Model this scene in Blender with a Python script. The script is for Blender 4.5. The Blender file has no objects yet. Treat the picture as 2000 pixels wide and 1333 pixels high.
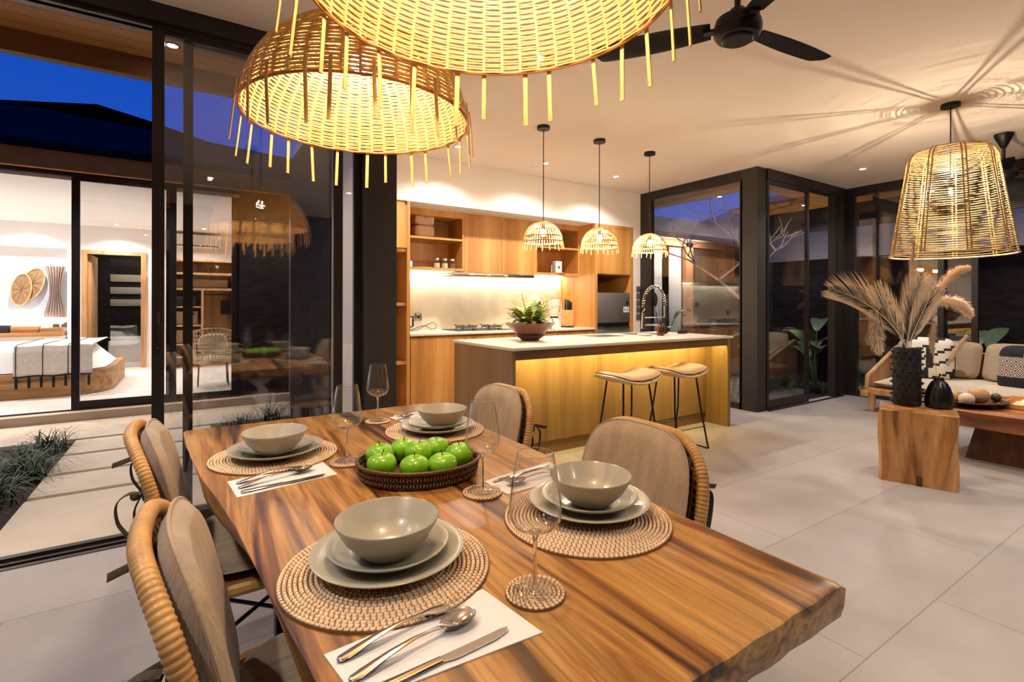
import bpy, bmesh, math, random
from mathutils import Vector, Matrix, Euler
random.seed(7)
C = bpy.context.scene.collection
sc = bpy.context.scene
R = math.radians
PI = math.pi

# ---------------------------------------------------------------- camera
cam_d = bpy.data.cameras.new('camera')
cam = bpy.data.objects.new('camera', cam_d)
C.objects.link(cam)
sc.camera = cam
cam_d.sensor_width = 36.0
cam_d.lens = 969.6 / 2000 * 36
cam_d.shift_y = -0.0365
cam_d.clip_start = 0.03
cam_d.clip_end = 200
cam.matrix_world = (Matrix.Translation((0, 0, 1.25)) @ Matrix.Rotation(R(57.143 - 90), 4, 'Z')
                    @ Matrix.Rotation(R(90), 4, 'X') @ Matrix.Rotation(R(0.11), 4, 'Z'))

# ---------------------------------------------------------------- colour management, sky
sc.view_settings.view_transform = 'Standard'
sc.view_settings.look = 'None'
sc.view_settings.gamma = 1.0
sc.view_settings.exposure = 0.88
sc.view_settings.use_curve_mapping = False
sc.cycles.max_bounces = 8
sc.cycles.diffuse_bounces = 5
sc.cycles.glossy_bounces = 4
sc.cycles.transmission_bounces = 8
sc.cycles.transparent_max_bounces = 32
sc.cycles.caustics_reflective = False
sc.cycles.caustics_refractive = False
sc.cycles.sample_clamp_indirect = 4.0
sc.cycles.sample_clamp_direct = 0.0
sc.cycles.use_denoising = True
sc.cycles.blur_glossy = 0.5

def lin(r, g, b):
    f = lambda c: (c / 255 / 12.92) if c <= 10.31 else ((c / 255 + .055) / 1.055) ** 2.4
    return (f(r), f(g), f(b), 1.0)

w = bpy.data.worlds.new('dusk_sky')
sc.world = w
w.use_nodes = True
nt = w.node_tree
nt.nodes.clear()
wo = nt.nodes.new('ShaderNodeOutputWorld'); bg = nt.nodes.new('ShaderNodeBackground')
tc = nt.nodes.new('ShaderNodeTexCoord'); sx = nt.nodes.new('ShaderNodeSeparateXYZ'); rp = nt.nodes.new('ShaderNodeValToRGB')
nt.links.new(tc.outputs['Generated'], sx.inputs[0]); nt.links.new(sx.outputs['Z'], rp.inputs[0])
nt.links.new(rp.outputs[0], bg.inputs[0]); nt.links.new(bg.outputs[0], wo.inputs[0])
rp.color_ramp.elements[0].position = 0.0; rp.color_ramp.elements[0].color = lin(48, 78, 160)
rp.color_ramp.elements[1].position = 0.42; rp.color_ramp.elements[1].color = lin(0, 66, 172)
bg.inputs[1].default_value = 0.68

def area(name, loc, size, size_y, power, col, rot=(0, 0, 0), parent=None):
    l = bpy.data.lights.new(name, 'AREA'); l.shape = 'RECTANGLE'; l.size = size; l.size_y = size_y
    l.energy = power; l.color = col
    o = bpy.data.objects.new(name, l); C.objects.link(o); o.location = loc; o.rotation_euler = rot
    if parent: o.parent = parent
    return o
def spot(name, loc, power, col, angle=120, blend=.6, parent=None, rot=(0, 0, 0), size=.03):
    l = bpy.data.lights.new(name, 'SPOT'); l.energy = power; l.color = col; l.spot_size = R(angle); l.spot_blend = blend
    l.shadow_soft_size = size
    o = bpy.data.objects.new(name, l); C.objects.link(o); o.location = loc; o.rotation_euler = rot
    if parent: o.parent = parent
    return o
WARM = (1.0, .80, .60); NEUT = (1.0, .93, .85); COOL = (1.0, .95, .90); AMB = (1.0, .68, .36)
DOWN_W = 54.0      # living room downlights
BED_W = 44.0       # bedroom downlights
BULB_L = 350.0     # radiance of the filament bulbs

# ---------------------------------------------------------------- materials
MATS = {}
def newmat(name):
    m = bpy.data.materials.new(name); m.use_nodes = True
    n = m.node_tree.nodes; b = n['Principled BSDF']
    return m, m.node_tree, b
def P(name, col, rough=.5, metal=0, spec=.5, bump=0, bscale=60, var=0, vscale=4, sub=0, trans=0, coat=0, sheen=0, stretch=(1,1,1)):
    m, t, b = newmat(name); N = t.nodes; L = t.links
    col = tuple(col) if len(col) == 4 else (*col, 1)
    b.inputs['Base Color'].default_value = col
    b.inputs['Roughness'].default_value = rough; b.inputs['Metallic'].default_value = metal
    b.inputs['Specular IOR Level'].default_value = spec
    if coat: b.inputs['Coat Weight'].default_value = coat; b.inputs['Coat Roughness'].default_value = .1
    if sheen: b.inputs['Sheen Weight'].default_value = sheen
    tcn = N.new('ShaderNodeTexCoord'); mp = N.new('ShaderNodeMapping'); mp.inputs['Scale'].default_value = stretch
    L.new(tcn.outputs['Object'], mp.inputs[0])
    no = N.new('ShaderNodeTexNoise'); no.inputs['Scale'].default_value = vscale; no.inputs['Detail'].default_value = 5
    L.new(mp.outputs[0], no.inputs['Vector'])
    mx = N.new('ShaderNodeMix'); mx.data_type = 'RGBA'; mx.blend_type = 'MULTIPLY'
    mx.inputs['Factor'].default_value = 1.0
    r = N.new('ShaderNodeMapRange'); r.inputs['From Min'].default_value = .3; r.inputs['From Max'].default_value = .7
    r.inputs['To Min'].default_value = 1 - var; r.inputs['To Max'].default_value = 1 + var * .5
    L.new(no.outputs['Fac'], r.inputs['Value']); mx.inputs['A'].default_value = col; L.new(r.outputs[0], mx.inputs['B'])
    L.new(mx.outputs['Result'], b.inputs['Base Color'])
    if bump:
        n2 = N.new('ShaderNodeTexNoise'); n2.inputs['Scale'].default_value = bscale; n2.inputs['Detail'].default_value = 3
        L.new(mp.outputs[0], n2.inputs['Vector'])
        bp = N.new('ShaderNodeBump'); bp.inputs['Strength'].default_value = bump; bp.inputs['Distance'].default_value = .01
        L.new(n2.outputs['Fac'], bp.inputs['Height']); L.new(bp.outputs[0], b.inputs['Normal'])
    MATS[name] = m
    return m
def wood(name, cols, axis='z', scale=9.0, along=.06, rough=.4, dist=1.2, fine=.25, coat=0, pos=None):
    """grain running along one axis of the object"""
    m, t, b = newmat(name); N = t.nodes; L = t.links
    b.inputs['Roughness'].default_value = rough
    if coat: b.inputs['Coat Weight'].default_value = coat; b.inputs['Coat Roughness'].default_value = .18
    s = {'x': (along, 1, 1), 'y': (1, along, 1), 'z': (1, 1, along)}[axis]
    tcn = N.new('ShaderNodeTexCoord'); mp = N.new('ShaderNodeMapping'); mp.inputs['Scale'].default_value = s
    L.new(tcn.outputs['Object'], mp.inputs[0])
    a = N.new('ShaderNodeTexNoise'); a.inputs['Scale'].default_value = scale; a.inputs['Detail'].default_value = 4
    a.inputs['Distortion'].default_value = dist; a.inputs['Roughness'].default_value = .55
    L.new(mp.outputs[0], a.inputs['Vector'])
    r = N.new('ShaderNodeValToRGB'); els = r.color_ramp.elements
    k = len(cols)
    pos = pos or [.3 + .4 * i / (k - 1) for i in range(k)]
    els[0].position = pos[0]; els[0].color = cols[0]; els[1].position = pos[-1]; els[1].color = cols[-1]
    for i in range(1, k - 1):
        e = els.new(pos[i]); e.color = cols[i]
    L.new(a.outputs['Fac'], r.inputs[0])
    f = N.new('ShaderNodeTexNoise'); f.inputs['Scale'].default_value = scale * 9; f.inputs['Detail'].default_value = 3
    L.new(mp.outputs[0], f.inputs['Vector'])
    mr = N.new('ShaderNodeMapRange'); mr.inputs['From Min'].default_value = .3; mr.inputs['From Max'].default_value = .7
    mr.inputs['To Min'].default_value = 1 - fine; mr.inputs['To Max'].default_value = 1 + fine * .4
    L.new(f.outputs['Fac'], mr.inputs['Value'])
    mx = N.new('ShaderNodeMix'); mx.data_type = 'RGBA'; mx.blend_type = 'MULTIPLY'; mx.inputs['Factor'].default_value = 1
    L.new(r.outputs[0], mx.inputs['A']); L.new(mr.outputs[0], mx.inputs['B']); L.new(mx.outputs['Result'], b.inputs['Base Color'])
    bp = N.new('ShaderNodeBump'); bp.inputs['Strength'].default_value = .12; bp.inputs['Distance'].default_value = .004
    L.new(f.outputs['Fac'], bp.inputs['Height']); L.new(bp.outputs[0], b.inputs['Normal'])
    MATS[name] = m
    return m
def emis(name, col, s):
    m = bpy.data.materials.new(name); m.use_nodes = True; t = m.node_tree; t.nodes.clear()
    o = t.nodes.new('ShaderNodeOutputMaterial'); e = t.nodes.new('ShaderNodeEmission')
    e.inputs[0].default_value = (*col[:3], 1); e.inputs[1].default_value = s; t.links.new(e.outputs[0], o.inputs[0])
    MATS[name] = m
    return m
def pane(name, tint=(1, 1, 1), base=.04, gain=.9, rough=0.0):
    """thin clear glass: see-through, with a mirror reflection that grows towards grazing angles"""
    m = bpy.data.materials.new(name); m.use_nodes = True; t = m.node_tree; t.nodes.clear(); N = t.nodes; L = t.links
    o = N.new('ShaderNodeOutputMaterial'); tr = N.new('ShaderNodeBsdfTransparent'); g = N.new('ShaderNodeBsdfGlossy')
    tr.inputs[0].default_value = (*tint, 1); g.inputs['Roughness'].default_value = rough
    lw = N.new('ShaderNodeLayerWeight'); lw.inputs['Blend'].default_value = .5
    p = N.new('ShaderNodeMath'); p.operation = 'POWER'; p.inputs[1].default_value = 3.4
    a = N.new('ShaderNodeMath'); a.operation = 'MULTIPLY_ADD'; a.inputs[1].default_value = gain; a.inputs[2].default_value = base
    mx = N.new('ShaderNodeMixShader')
    L.new(lw.outputs['Facing'], p.inputs[0]); L.new(p.outputs[0], a.inputs[0]); L.new(a.outputs[0], mx.inputs[0])
    L.new(tr.outputs[0], mx.inputs[1]); L.new(g.outputs[0], mx.inputs[2]); L.new(mx.outputs[0], o.inputs[0])
    MATS[name] = m
    return m
def weave(name, c1, c2, scale=60, rough=.55, bump=.6):
    """crossed strands"""
    m, t, b = newmat(name); N = t.nodes; L = t.links; b.inputs['Roughness'].default_value = rough
    tcn = N.new('ShaderNodeTexCoord')
    outs = []
    for ax, ph in (('Z', 0), ('Y', 1)):
        wv = N.new('ShaderNodeTexWave'); wv.bands_direction = ax; wv.inputs['Scale'].default_value = scale
        wv.inputs['Distortion'].default_value = .6; wv.inputs['Detail'].default_value = 1
        L.new(tcn.outputs['Object'], wv.inputs['Vector']); outs.append(wv)
    mu = N.new('ShaderNodeMath'); mu.operation = 'MAXIMUM'
    L.new(outs[0].outputs['Fac'], mu.inputs[0]); L.new(outs[1].outputs['Fac'], mu.inputs[1])
    r = N.new('ShaderNodeValToRGB'); r.color_ramp.elements[0].position = .35; r.color_ramp.elements[0].color = c2
    r.color_ramp.elements[1].position = .75; r.color_ramp.elements[1].color = c1
    L.new(mu.outputs[0], r.inputs[0]); L.new(r.outputs[0], b.inputs['Base Color'])
    bp = N.new('ShaderNodeBump'); bp.inputs['Strength'].default_value = bump; bp.inputs['Distance'].default_value = .006
    L.new(mu.outputs[0], bp.inputs['Height']); L.new(bp.outputs[0], b.inputs['Normal'])
    MATS[name] = m
    return m

P('plaster', lin(238, 228, 218), .9, var=.03, vscale=1.5)
P('ceiling_paint', lin(236, 222, 208), .95, var=.02, vscale=1)
P('white_wall', lin(240, 238, 236), .9)
P('mirror_stand_in', lin(186, 192, 200), .5)
P('black_metal', lin(44, 38, 36), .38, metal=.35, spec=.5)
P('black_iron', lin(26, 22, 22), .42, metal=.3)
P('dark_paint', lin(44, 38, 34), .6, var=.15, vscale=2, bump=.05)
P('stone_dark', lin(50, 45, 44), .9, spec=.08, var=.35, vscale=5, bump=.5, bscale=25, stretch=(1, 1, 2.5))
P('stone_grey', lin(126, 120, 116), .8, var=.4, vscale=9, bump=.7, bscale=40, stretch=(1, 1, .5))
P('chrome', lin(228, 226, 222), .2, metal=1)
P('steel', lin(225, 223, 220), .16, metal=1)
P('brushed', lin(150, 146, 140), .3, metal=1)
P('fridge_grey', lin(112, 108, 106), .35, metal=.35)
P('ceramic', lin(176, 173, 158), .28, coat=.25, var=.02)
P('napkin', lin(236, 232, 230), .9, bump=.15, bscale=200)
P('apple_skin', lin(138, 206, 36), .28, var=.22, vscale=14, coat=.3)
P('apple_stem', lin(60, 42, 22), .8)
P('soil', lin(46, 36, 28), .95, var=.4, vscale=20, bump=.6)
P('leaf', lin(40, 74, 34), .45, var=.3, vscale=12)
P('leaf_pale', lin(104, 128, 82), .4, var=.25, vscale=10)
P('grass_leaf', lin(46, 72, 34), .5, var=.4, vscale=10)
P('fern_leaf', lin(132, 164, 56), .5, var=.5, vscale=14)
P('fern_leaf_red', lin(196, 150, 70), .5, var=.4, vscale=14)
P('black_pottery', lin(22, 20, 21), .3, spec=.5)
P('black_matt', lin(30, 27, 27), .65, bump=.15, bscale=80)
P('palm_dry', lin(254, 232, 200), .7, var=.1, vscale=20)
P('pampas', lin(250, 226, 198), .9, var=.1, vscale=20)
P('linen', lin(206, 192, 172), .95, var=.06, vscale=30, bump=.25, bscale=220)
P('linen_tan', lin(170, 150, 128), .95, var=.08, vscale=30, bump=.25, bscale=220)
P('white_linen', lin(240, 238, 236), .95, var=.03, bump=.1, bscale=10)
P('chair_cloth', lin(178, 160, 138), .9, var=.18, vscale=26, bump=.35, bscale=160, sheen=.25, stretch=(1, 1, .15))
P('chair_cloth_side', lin(104, 90, 74), .95, var=.1, bump=.3, bscale=160)
P('seat_cloth', lin(148, 128, 108), .95, var=.3, vscale=60, stretch=(.1, 1, 1), bump=.3, bscale=120)
P('strap', lin(92, 78, 64), .95, bump=.3, bscale=200)
P('stool_cloth', lin(206, 172, 124), .9, var=.05, bump=.15, bscale=200)
P('cane', lin(222, 174, 112), .42, var=.3, vscale=30)
P('cane_wrap', lin(206, 158, 98), .4, var=.35, vscale=16)
P('cane_light', lin(224, 194, 150), .5, var=.2, vscale=30)
P('lamp_cane', lin(238, 196, 118), .5, var=.25, vscale=60)
P('drum_cane', lin(168, 136, 82), .5, var=.25, vscale=60)
P('lamp_cane_brown', lin(186, 120, 52), .5, var=.3, vscale=30)
P('bamboo', lin(232, 184, 112), .5, var=.12, vscale=20)
P('basket_dark', lin(98, 64, 44), .5, var=.4, vscale=120)
P('basket_light', lin(196, 156, 120), .5, var=.2, vscale=90)
P('terracotta', lin(122, 74, 54), .3, var=.25, vscale=8, coat=.2)
P('terracotta_dark', lin(84, 66, 62), .4)
P('marble', lin(228, 214, 194), .22, var=.08, vscale=3)
P('splash', lin(216, 208, 190), .3, var=.16, vscale=4, stretch=(1, 1, .6))
P('riverstone', lin(190, 168, 140), .6, var=.15, vscale=3, bump=.1)
P('slab', lin(206, 190, 166), .7, var=.12, vscale=3, bump=.06)
P('roof', lin(20, 20, 26), .9, spec=.05, var=.5, vscale=14, bump=.4, stretch=(.2, 1, 1))
P('fascia', lin(126, 84, 48), .7, var=.15, vscale=6)
P('fascia_warm', lin(200, 124, 52), .7, spec=.1, var=.15, vscale=6)
P('fascia_beige', lin(150, 140, 128), .8)
P('bark', lin(196, 176, 158), .8, var=.3, vscale=20)
P('amber', lin(70, 28, 12), .15, coat=.5)
P('black_plastic', lin(24, 24, 26), .35)
P('white_plastic', lin(226, 222, 214), .35)
P('cream_plastic', lin(222, 210, 190), .35)
P('jug_clay', lin(214, 180, 150), .85, bump=.1)
P('paper', lin(200, 186, 184), .8)
P('red_mark', lin(120, 20, 30), .7)
P('rope_ball', lin(196, 160, 112), .8, var=.3, vscale=60, bump=.6, bscale=90)
P('rope_white', lin(214, 200, 184), .8, var=.2, vscale=60, bump=.5, bscale=90)
P('grey_ball', lin(70, 64, 62), .5)
P('wood_dark', lin(76, 44, 22), .4, var=.3, vscale=10)
P('curtain', lin(206, 200, 192), .9)
P('reflected_curtain_pink', lin(214, 196, 188), .9)
P('spice', lin(216, 196, 160), .8, var=.5, vscale=120)
P('spice_brown', lin(120, 78, 50), .8, var=.5, vscale=120)
P('black_yarn', lin(20, 18, 20), .95)
P('blanket', lin(214, 204, 190), .95, var=.1, vscale=30, bump=.3, bscale=150)
P('wicker_brown', lin(150, 116, 82), .7, var=.4, vscale=90, bump=.6, bscale=90)
weave('chair_weave', lin(150, 108, 66), lin(30, 20, 14), scale=14)
wood('oak', [lin(150, 98, 44), lin(188, 132, 66), lin(206, 152, 84)], 'z', 5, .05, .42, .5, .12)
wood('oak_x', [lin(150, 98, 44), lin(188, 132, 66), lin(206, 152, 84)], 'x', 5, .05, .42, .5, .12)
wood('oak_y', [lin(150, 98, 44), lin(188, 132, 66), lin(206, 152, 84)], 'y', 5, .05, .42, .5, .12)
wood('oak_island', [lin(118, 90, 52), lin(136, 106, 64), lin(148, 116, 72)], 'z', 6, .05, .45, .5, .12)
wood('oak_island_dark', [lin(96, 66, 36), lin(124, 92, 54), lin(140, 106, 64)], 'x', 6, .05, .45, .5, .12)
wood('suar', [lin(58, 31, 13), lin(128, 82, 38), lin(172, 120, 60), lin(192, 144, 78), lin(150, 98, 46), lin(202, 156, 90)], 'y', 8, .075, .34, 1.5, .34, coat=.05, pos=[.36, .42, .47, .53, .59, .66])
wood('suar_block', [lin(96, 58, 28), lin(156, 104, 54), lin(186, 132, 76), lin(202, 150, 94)], 'z', 5, .16, .38, 1.8, .25, pos=[.34, .44, .52, .66])
wood('suar_dark', [lin(44, 24, 14), lin(92, 54, 28), lin(132, 84, 44)], 'z', 5, .3, .38, 1.5, .25)
wood('suar_x', [lin(92, 50, 22), lin(158, 98, 46), lin(196, 136, 74)], 'y', 5, .16, .38, 1.5, .2)
wood('teak_frame', [lin(150, 108, 66), lin(196, 150, 100), lin(214, 172, 124)], 'z', 8, .06, .45, .5, .12)
wood('teak_x', [lin(120, 80, 44), lin(172, 124, 72), lin(200, 152, 96)], 'x', 7, .06, .5, 1.0, .2)
wood('soffit_wood', [lin(104, 58, 22), lin(150, 92, 38), lin(178, 118, 56)], 'x', 5, .05, .5, .6, .2)
wood('bamboo_tray', [lin(196, 140, 76), lin(222, 170, 104)], 'y', 8, .08, .45, .4, .1)
emis('bulb', (1.0, .80, .55), BULB_L)
emis('bulb_small', (1.0, .78, .52), BULB_L * 1.3)
emis('filament', (1.0, .82, .60), 8500)
emis('down_disc', (1.0, .93, .82), 40)
emis('led_white', (1.0, .93, .72), 12)
emis('led_amber', (1.0, .76, .26), 20)
emis('led_alcove', (1.0, .93, .82), 7)
pane('pane', base=.105, gain=.7)
pane('wine_glass', base=.06, gain=.94)
pane('jar_glass', base=.05, gain=.6)
m, t, b = newmat('solid_glass'); b.inputs['Transmission Weight'].default_value = 1; b.inputs['Roughness'].default_value = 0; b.inputs['IOR'].default_value = 1.45
MATS['solid_glass'] = m
m, t, b = newmat('mirror'); b.inputs['Metallic'].default_value = 1; b.inputs['Roughness'].default_value = .02; MATS['mirror'] = m

def tile_mat(name, c1, c2, mortar, bw, rh, off=(0, 0, 0), ms=.0025, rough=.45, smooth=0, offset=.5):
    m, t, b = newmat(name); N = t.nodes; L = t.links; b.inputs['Roughness'].default_value = rough
    tcn = N.new('ShaderNodeTexCoord'); mp = N.new('ShaderNodeMapping'); mp.inputs['Location'].default_value = off
    L.new(tcn.outputs['Object'], mp.inputs[0])
    br = N.new('ShaderNodeTexBrick'); br.inputs['Scale'].default_value = 1; br.inputs['Brick Width'].default_value = bw
    br.inputs['Row Height'].default_value = rh; br.inputs['Mortar Size'].default_value = ms; br.offset = offset
    br.inputs['Color1'].default_value = c1; br.inputs['Color2'].default_value = c2; br.inputs['Mortar'].default_value = mortar
    br.inputs['Mortar Smooth'].default_value = .1
    L.new(mp.outputs[0], br.inputs['Vector'])
    no = N.new('ShaderNodeTexNoise'); no.inputs['Scale'].default_value = 1.7; no.inputs['Detail'].default_value = 8; no.inputs['Roughness'].default_value = .65
    L.new(tcn.outputs['Object'], no.inputs['Vector'])
    mr = N.new('ShaderNodeMapRange'); mr.inputs['From Min'].default_value = .3; mr.inputs['From Max'].default_value = .7
    mr.inputs['To Min'].default_value = .86; mr.inputs['To Max'].default_value = 1.08
    L.new(no.outputs['Fac'], mr.inputs['Value'])
    mx = N.new('ShaderNodeMix'); mx.data_type = 'RGBA'; mx.blend_type = 'MULTIPLY'; mx.inputs['Factor'].default_value = 1
    L.new(br.outputs['Color'], mx.inputs['A']); L.new(mr.outputs[0], mx.inputs['B']); L.new(mx.outputs['Result'], b.inputs['Base Color'])
    MATS[name] = m
tile_mat('floor_tile', lin(152, 144, 140), lin(162, 154, 149), lin(120, 112, 106), 1.31, .64, (-2.0, -.15, 0))
tile_mat('bed_tile', lin(214, 206, 198), lin(218, 210, 202), lin(180, 172, 166), 1.2, .6)
tile_mat('soffit_board', lin(206, 146, 80), lin(186, 126, 64), lin(50, 28, 12), 6.0, .12, (0, 0, 0), .003, .5)
def polar_weave(name, c_hi, c_lo, pitch, stitch):
    m, t, b = newmat(name); N = t.nodes; L = t.links; b.inputs['Roughness'].default_value = .6
    tcn = N.new('ShaderNodeTexCoord'); sp = N.new('ShaderNodeSeparateXYZ'); L.new(tcn.outputs['Object'], sp.inputs[0])
    def mt(op, a, b_=None):
        q = N.new('ShaderNodeMath'); q.operation = op
        for i, x in enumerate((a, b_)):
            if x is None: continue
            if isinstance(x, (int, float)): q.inputs[i].default_value = x
            else: L.new(x, q.inputs[i])
        return q.outputs[0]
    x, y = sp.outputs['X'], sp.outputs['Y']
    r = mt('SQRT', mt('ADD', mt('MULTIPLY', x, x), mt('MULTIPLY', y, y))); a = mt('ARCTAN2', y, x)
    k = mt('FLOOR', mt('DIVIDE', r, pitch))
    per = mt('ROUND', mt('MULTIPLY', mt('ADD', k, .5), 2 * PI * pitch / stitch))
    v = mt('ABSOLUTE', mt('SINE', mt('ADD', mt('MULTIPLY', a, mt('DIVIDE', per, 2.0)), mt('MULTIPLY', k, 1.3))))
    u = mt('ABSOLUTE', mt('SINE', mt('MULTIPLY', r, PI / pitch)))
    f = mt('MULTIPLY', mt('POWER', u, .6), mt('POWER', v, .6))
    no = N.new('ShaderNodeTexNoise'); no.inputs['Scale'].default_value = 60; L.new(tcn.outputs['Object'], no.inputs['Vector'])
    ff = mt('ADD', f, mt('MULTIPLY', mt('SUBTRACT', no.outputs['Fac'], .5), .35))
    rp_ = N.new('ShaderNodeValToRGB'); rp_.color_ramp.elements[0].position = .18; rp_.color_ramp.elements[0].color = c_lo  # shade in the gaps between rings and stitches put into the colour
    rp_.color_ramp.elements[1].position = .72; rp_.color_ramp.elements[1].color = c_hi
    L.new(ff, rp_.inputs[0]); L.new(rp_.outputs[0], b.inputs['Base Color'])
    bp = N.new('ShaderNodeBump'); bp.inputs['Strength'].default_value = .5; bp.inputs['Distance'].default_value = .003
    L.new(f, bp.inputs['Height']); L.new(bp.outputs[0], b.inputs['Normal']); MATS[name] = m
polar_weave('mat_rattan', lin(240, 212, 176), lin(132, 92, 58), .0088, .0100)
polar_weave('coaster_rattan', lin(236, 204, 164), lin(126, 86, 52), .0075, .0095)
# ---------------------------------------------------------------- mesh helpers
class M:
    def __init__(s): s.b = bmesh.new()
    def box(s, x0, y0, z0, x1, y1, z1, bev=0, seg=2):
        r = bmesh.ops.create_cube(s.b, size=1)
        for v in r['verts']:
            v.co = Vector(((x0 + x1) / 2 + v.co.x * (x1 - x0), (y0 + y1) / 2 + v.co.y * (y1 - y0), (z0 + z1) / 2 + v.co.z * (z1 - z0)))
        if bev:
            es = list({e for v in r['verts'] for e in v.link_edges})
            bmesh.ops.bevel(s.b, geom=es, offset=bev, segments=seg, affect='EDGES', profile=.5)
        return s
    def grid(s, f, nu, nv, cu=False, cv=False):
        vs = [[s.b.verts.new(f(i / (nu if cu else nu - 1), j / (nv if cv else nv - 1))) for j in range(nv)] for i in range(nu)]
        for i in range(nu if cu else nu - 1):
            for j in range(nv if cv else nv - 1):
                q = (vs[i][j], vs[(i + 1) % nu][j], vs[(i + 1) % nu][(j + 1) % nv], vs[i][(j + 1) % nv])
                try: s.b.faces.new(q)
                except ValueError: pass
        return s
    def tube(s, pts, r, n=8, closed=False, caps=True, flat=1.0):
        pts = [Vector(p) for p in pts]; k = len(pts)
        rr = r if isinstance(r, (list, tuple)) else [r] * k
        T = []
        for i in range(k):
            a = pts[(i - 1) % k] if (closed or i > 0) else pts[i]; c = pts[(i + 1) % k] if (closed or i < k - 1) else pts[i]
            d = (c - a); T.append(d.normalized() if d.length > 1e-9 else Vector((0, 0, 1)))
        up = Vector((0, 0, 1)) if abs(T[0].z) < .9 else Vector((1, 0, 0))
        nrm = (up - T[0] * up.dot(T[0])).normalized(); rings = []
        for i in range(k):
            nrm = (nrm - T[i] * nrm.dot(T[i]))
            nrm = nrm.normalized() if nrm.length > 1e-6 else T[i].orthogonal().normalized()
            bn = T[i].cross(nrm)
            rings.append([s.b.verts.new(pts[i] + rr[i] * (math.cos(2 * PI * j / n) * nrm + flat * math.sin(2 * PI * j / n) * bn)) for j in range(n)])
        for i in range(k if closed else k - 1):
            A, B = rings[i], rings[(i + 1) % k]
            for j in range(n):
                s.b.faces.new((A[j], A[(j + 1) % n], B[(j + 1) % n], B[j]))
        if caps and not closed:
            s.b.faces.new(rings[0][::-1]); s.b.faces.new(rings[-1])
        return s
    def lathe(s, prof, n=32, c=(0, 0, 0)):
        cx, cy, cz = c; rings = []
        for r, z in prof:
            if r < 1e-6: rings.append([s.b.verts.new((cx, cy, cz + z))])
            else: rings.append([s.b.verts.new((cx + r * math.cos(2 * PI * j / n), cy + r * math.sin(2 * PI * j / n), cz + z)) for j in range(n)])
        for A, B in zip(rings, rings[1:]):
            if len(A) == 1 and len(B) == 1: continue
            for j in range(n):
                k = (j + 1) % n
                if len(A) == 1: s.b.faces.new((A[0], B[k], B[j]))
                elif len(B) == 1: s.b.faces.new((A[j], A[k], B[0]))
                else: s.b.faces.new((A[j], A[k], B[k], B[j]))
        return s
    def cyl(s, c, r, h, n=24, r2=None):
        r2 = r if r2 is None else r2
        return s.lathe([(0, 0), (r, 0), (r2, h), (0, h)], n, c)
    def strip(s, pts, side, w, th):
        """flat bar along a path, wide along side"""
        pts = [Vector(p) for p in pts]; side = Vector(side).normalized(); rings = []
        for i, p in enumerate(pts):
            d = (pts[min(i + 1, len(pts) - 1)] - pts[max(i - 1, 0)]).normalized(); nn = d.cross(side).normalized()
            rings.append([s.b.verts.new(p + side * w * a + nn * th * b_) for a, b_ in ((-1, -.5), (-.5, -1), (.5, -1), (1, -.5), (1, .5), (.5, 1), (-.5, 1), (-1, .5))])
        for A, B in zip(rings, rings[1:]):
            for j in range(8): s.b.faces.new((A[j], A[(j + 1) % 8], B[(j + 1) % 8], B[j]))
        s.b.faces.new(rings[0][::-1]); s.b.faces.new(rings[-1])
        return s
    def ball(s, c, r, sc_=(1, 1, 1), n=20):
        prof = [(math.sin(PI * i / 12), -math.cos(PI * i / 12)) for i in range(13)]
        v0 = len(s.b.verts); s.lathe([(a, b_) for a, b_ in prof], n)
        s.b.verts.ensure_lookup_table()
        for v in s.b.verts[v0:]:
            v.co = Vector((c[0] + v.co.x * r * sc_[0], c[1] + v.co.y * r * sc_[1], c[2] + v.co.z * r * sc_[2]))
        return s
    def prism(s, poly, z0, z1, bev=0):
        lo = [s.b.verts.new((x, y, z0)) for x, y in poly]; hi = [s.b.verts.new((x, y, z1)) for x, y in poly]; n = len(poly)
        f = [s.b.faces.new(lo[::-1]), s.b.faces.new(hi)]
        for i in range(n): f.append(s.b.faces.new((lo[i], lo[(i + 1) % n], hi[(i + 1) % n], hi[i])))
        if bev:
            bmesh.ops.bevel(s.b, geom=list({e for q in f for e in q.edges}), offset=bev, segments=2, affect='EDGES')
        return s
    def xf(s, mat):
        bmesh.ops.transform(s.b, matrix=mat, verts=s.b.verts); return s
    def build(s, name, mat, parent=None, loc=None, rz=0, smooth=True, ang=40):
        bmesh.ops.recalc_face_normals(s.b, faces=s.b.faces)
        me = bpy.data.meshes.new(name); s.b.to_mesh(me); s.b.free()
        me.materials.append(MATS[mat])
        if smooth:
            me.shade_smooth(); me.set_sharp_from_angle(angle=R(ang))
        o = bpy.data.objects.new(name, me); C.objects.link(o)
        if loc is not None: o.location = loc
        o.rotation_euler = (0, 0, rz)
        if parent is not None: o.parent = parent
        return o
def tag(o, label, cat, group=None, kind=None):
    o['label'] = label; o['category'] = cat
    if group: o['group'] = group
    if kind: o['kind'] = kind
    return o
def thing(name, label, cat, loc=(0, 0, 0), rz=0, group=None):
    o = bpy.data.objects.new(name, None); o.empty_display_size = .05; C.objects.link(o)
    o.location = loc; o.rotation_euler = (0, 0, rz)
    return tag(o, label, cat, group)
def struct(name, mesh, mat, parent=None, **k):
    o = mesh.build(name, mat, parent, **k)
    if parent is None: o['kind'] = 'structure'
    return o
def frame(name, loc=(0, 0, 0)):
    o = bpy.data.objects.new(name, None); C.objects.link(o); o.location = loc; o['kind'] = 'structure'
    return o
KIDS = {}
def kids(o):
    return [c for c in bpy.data.objects if c.parent is o]
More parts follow.
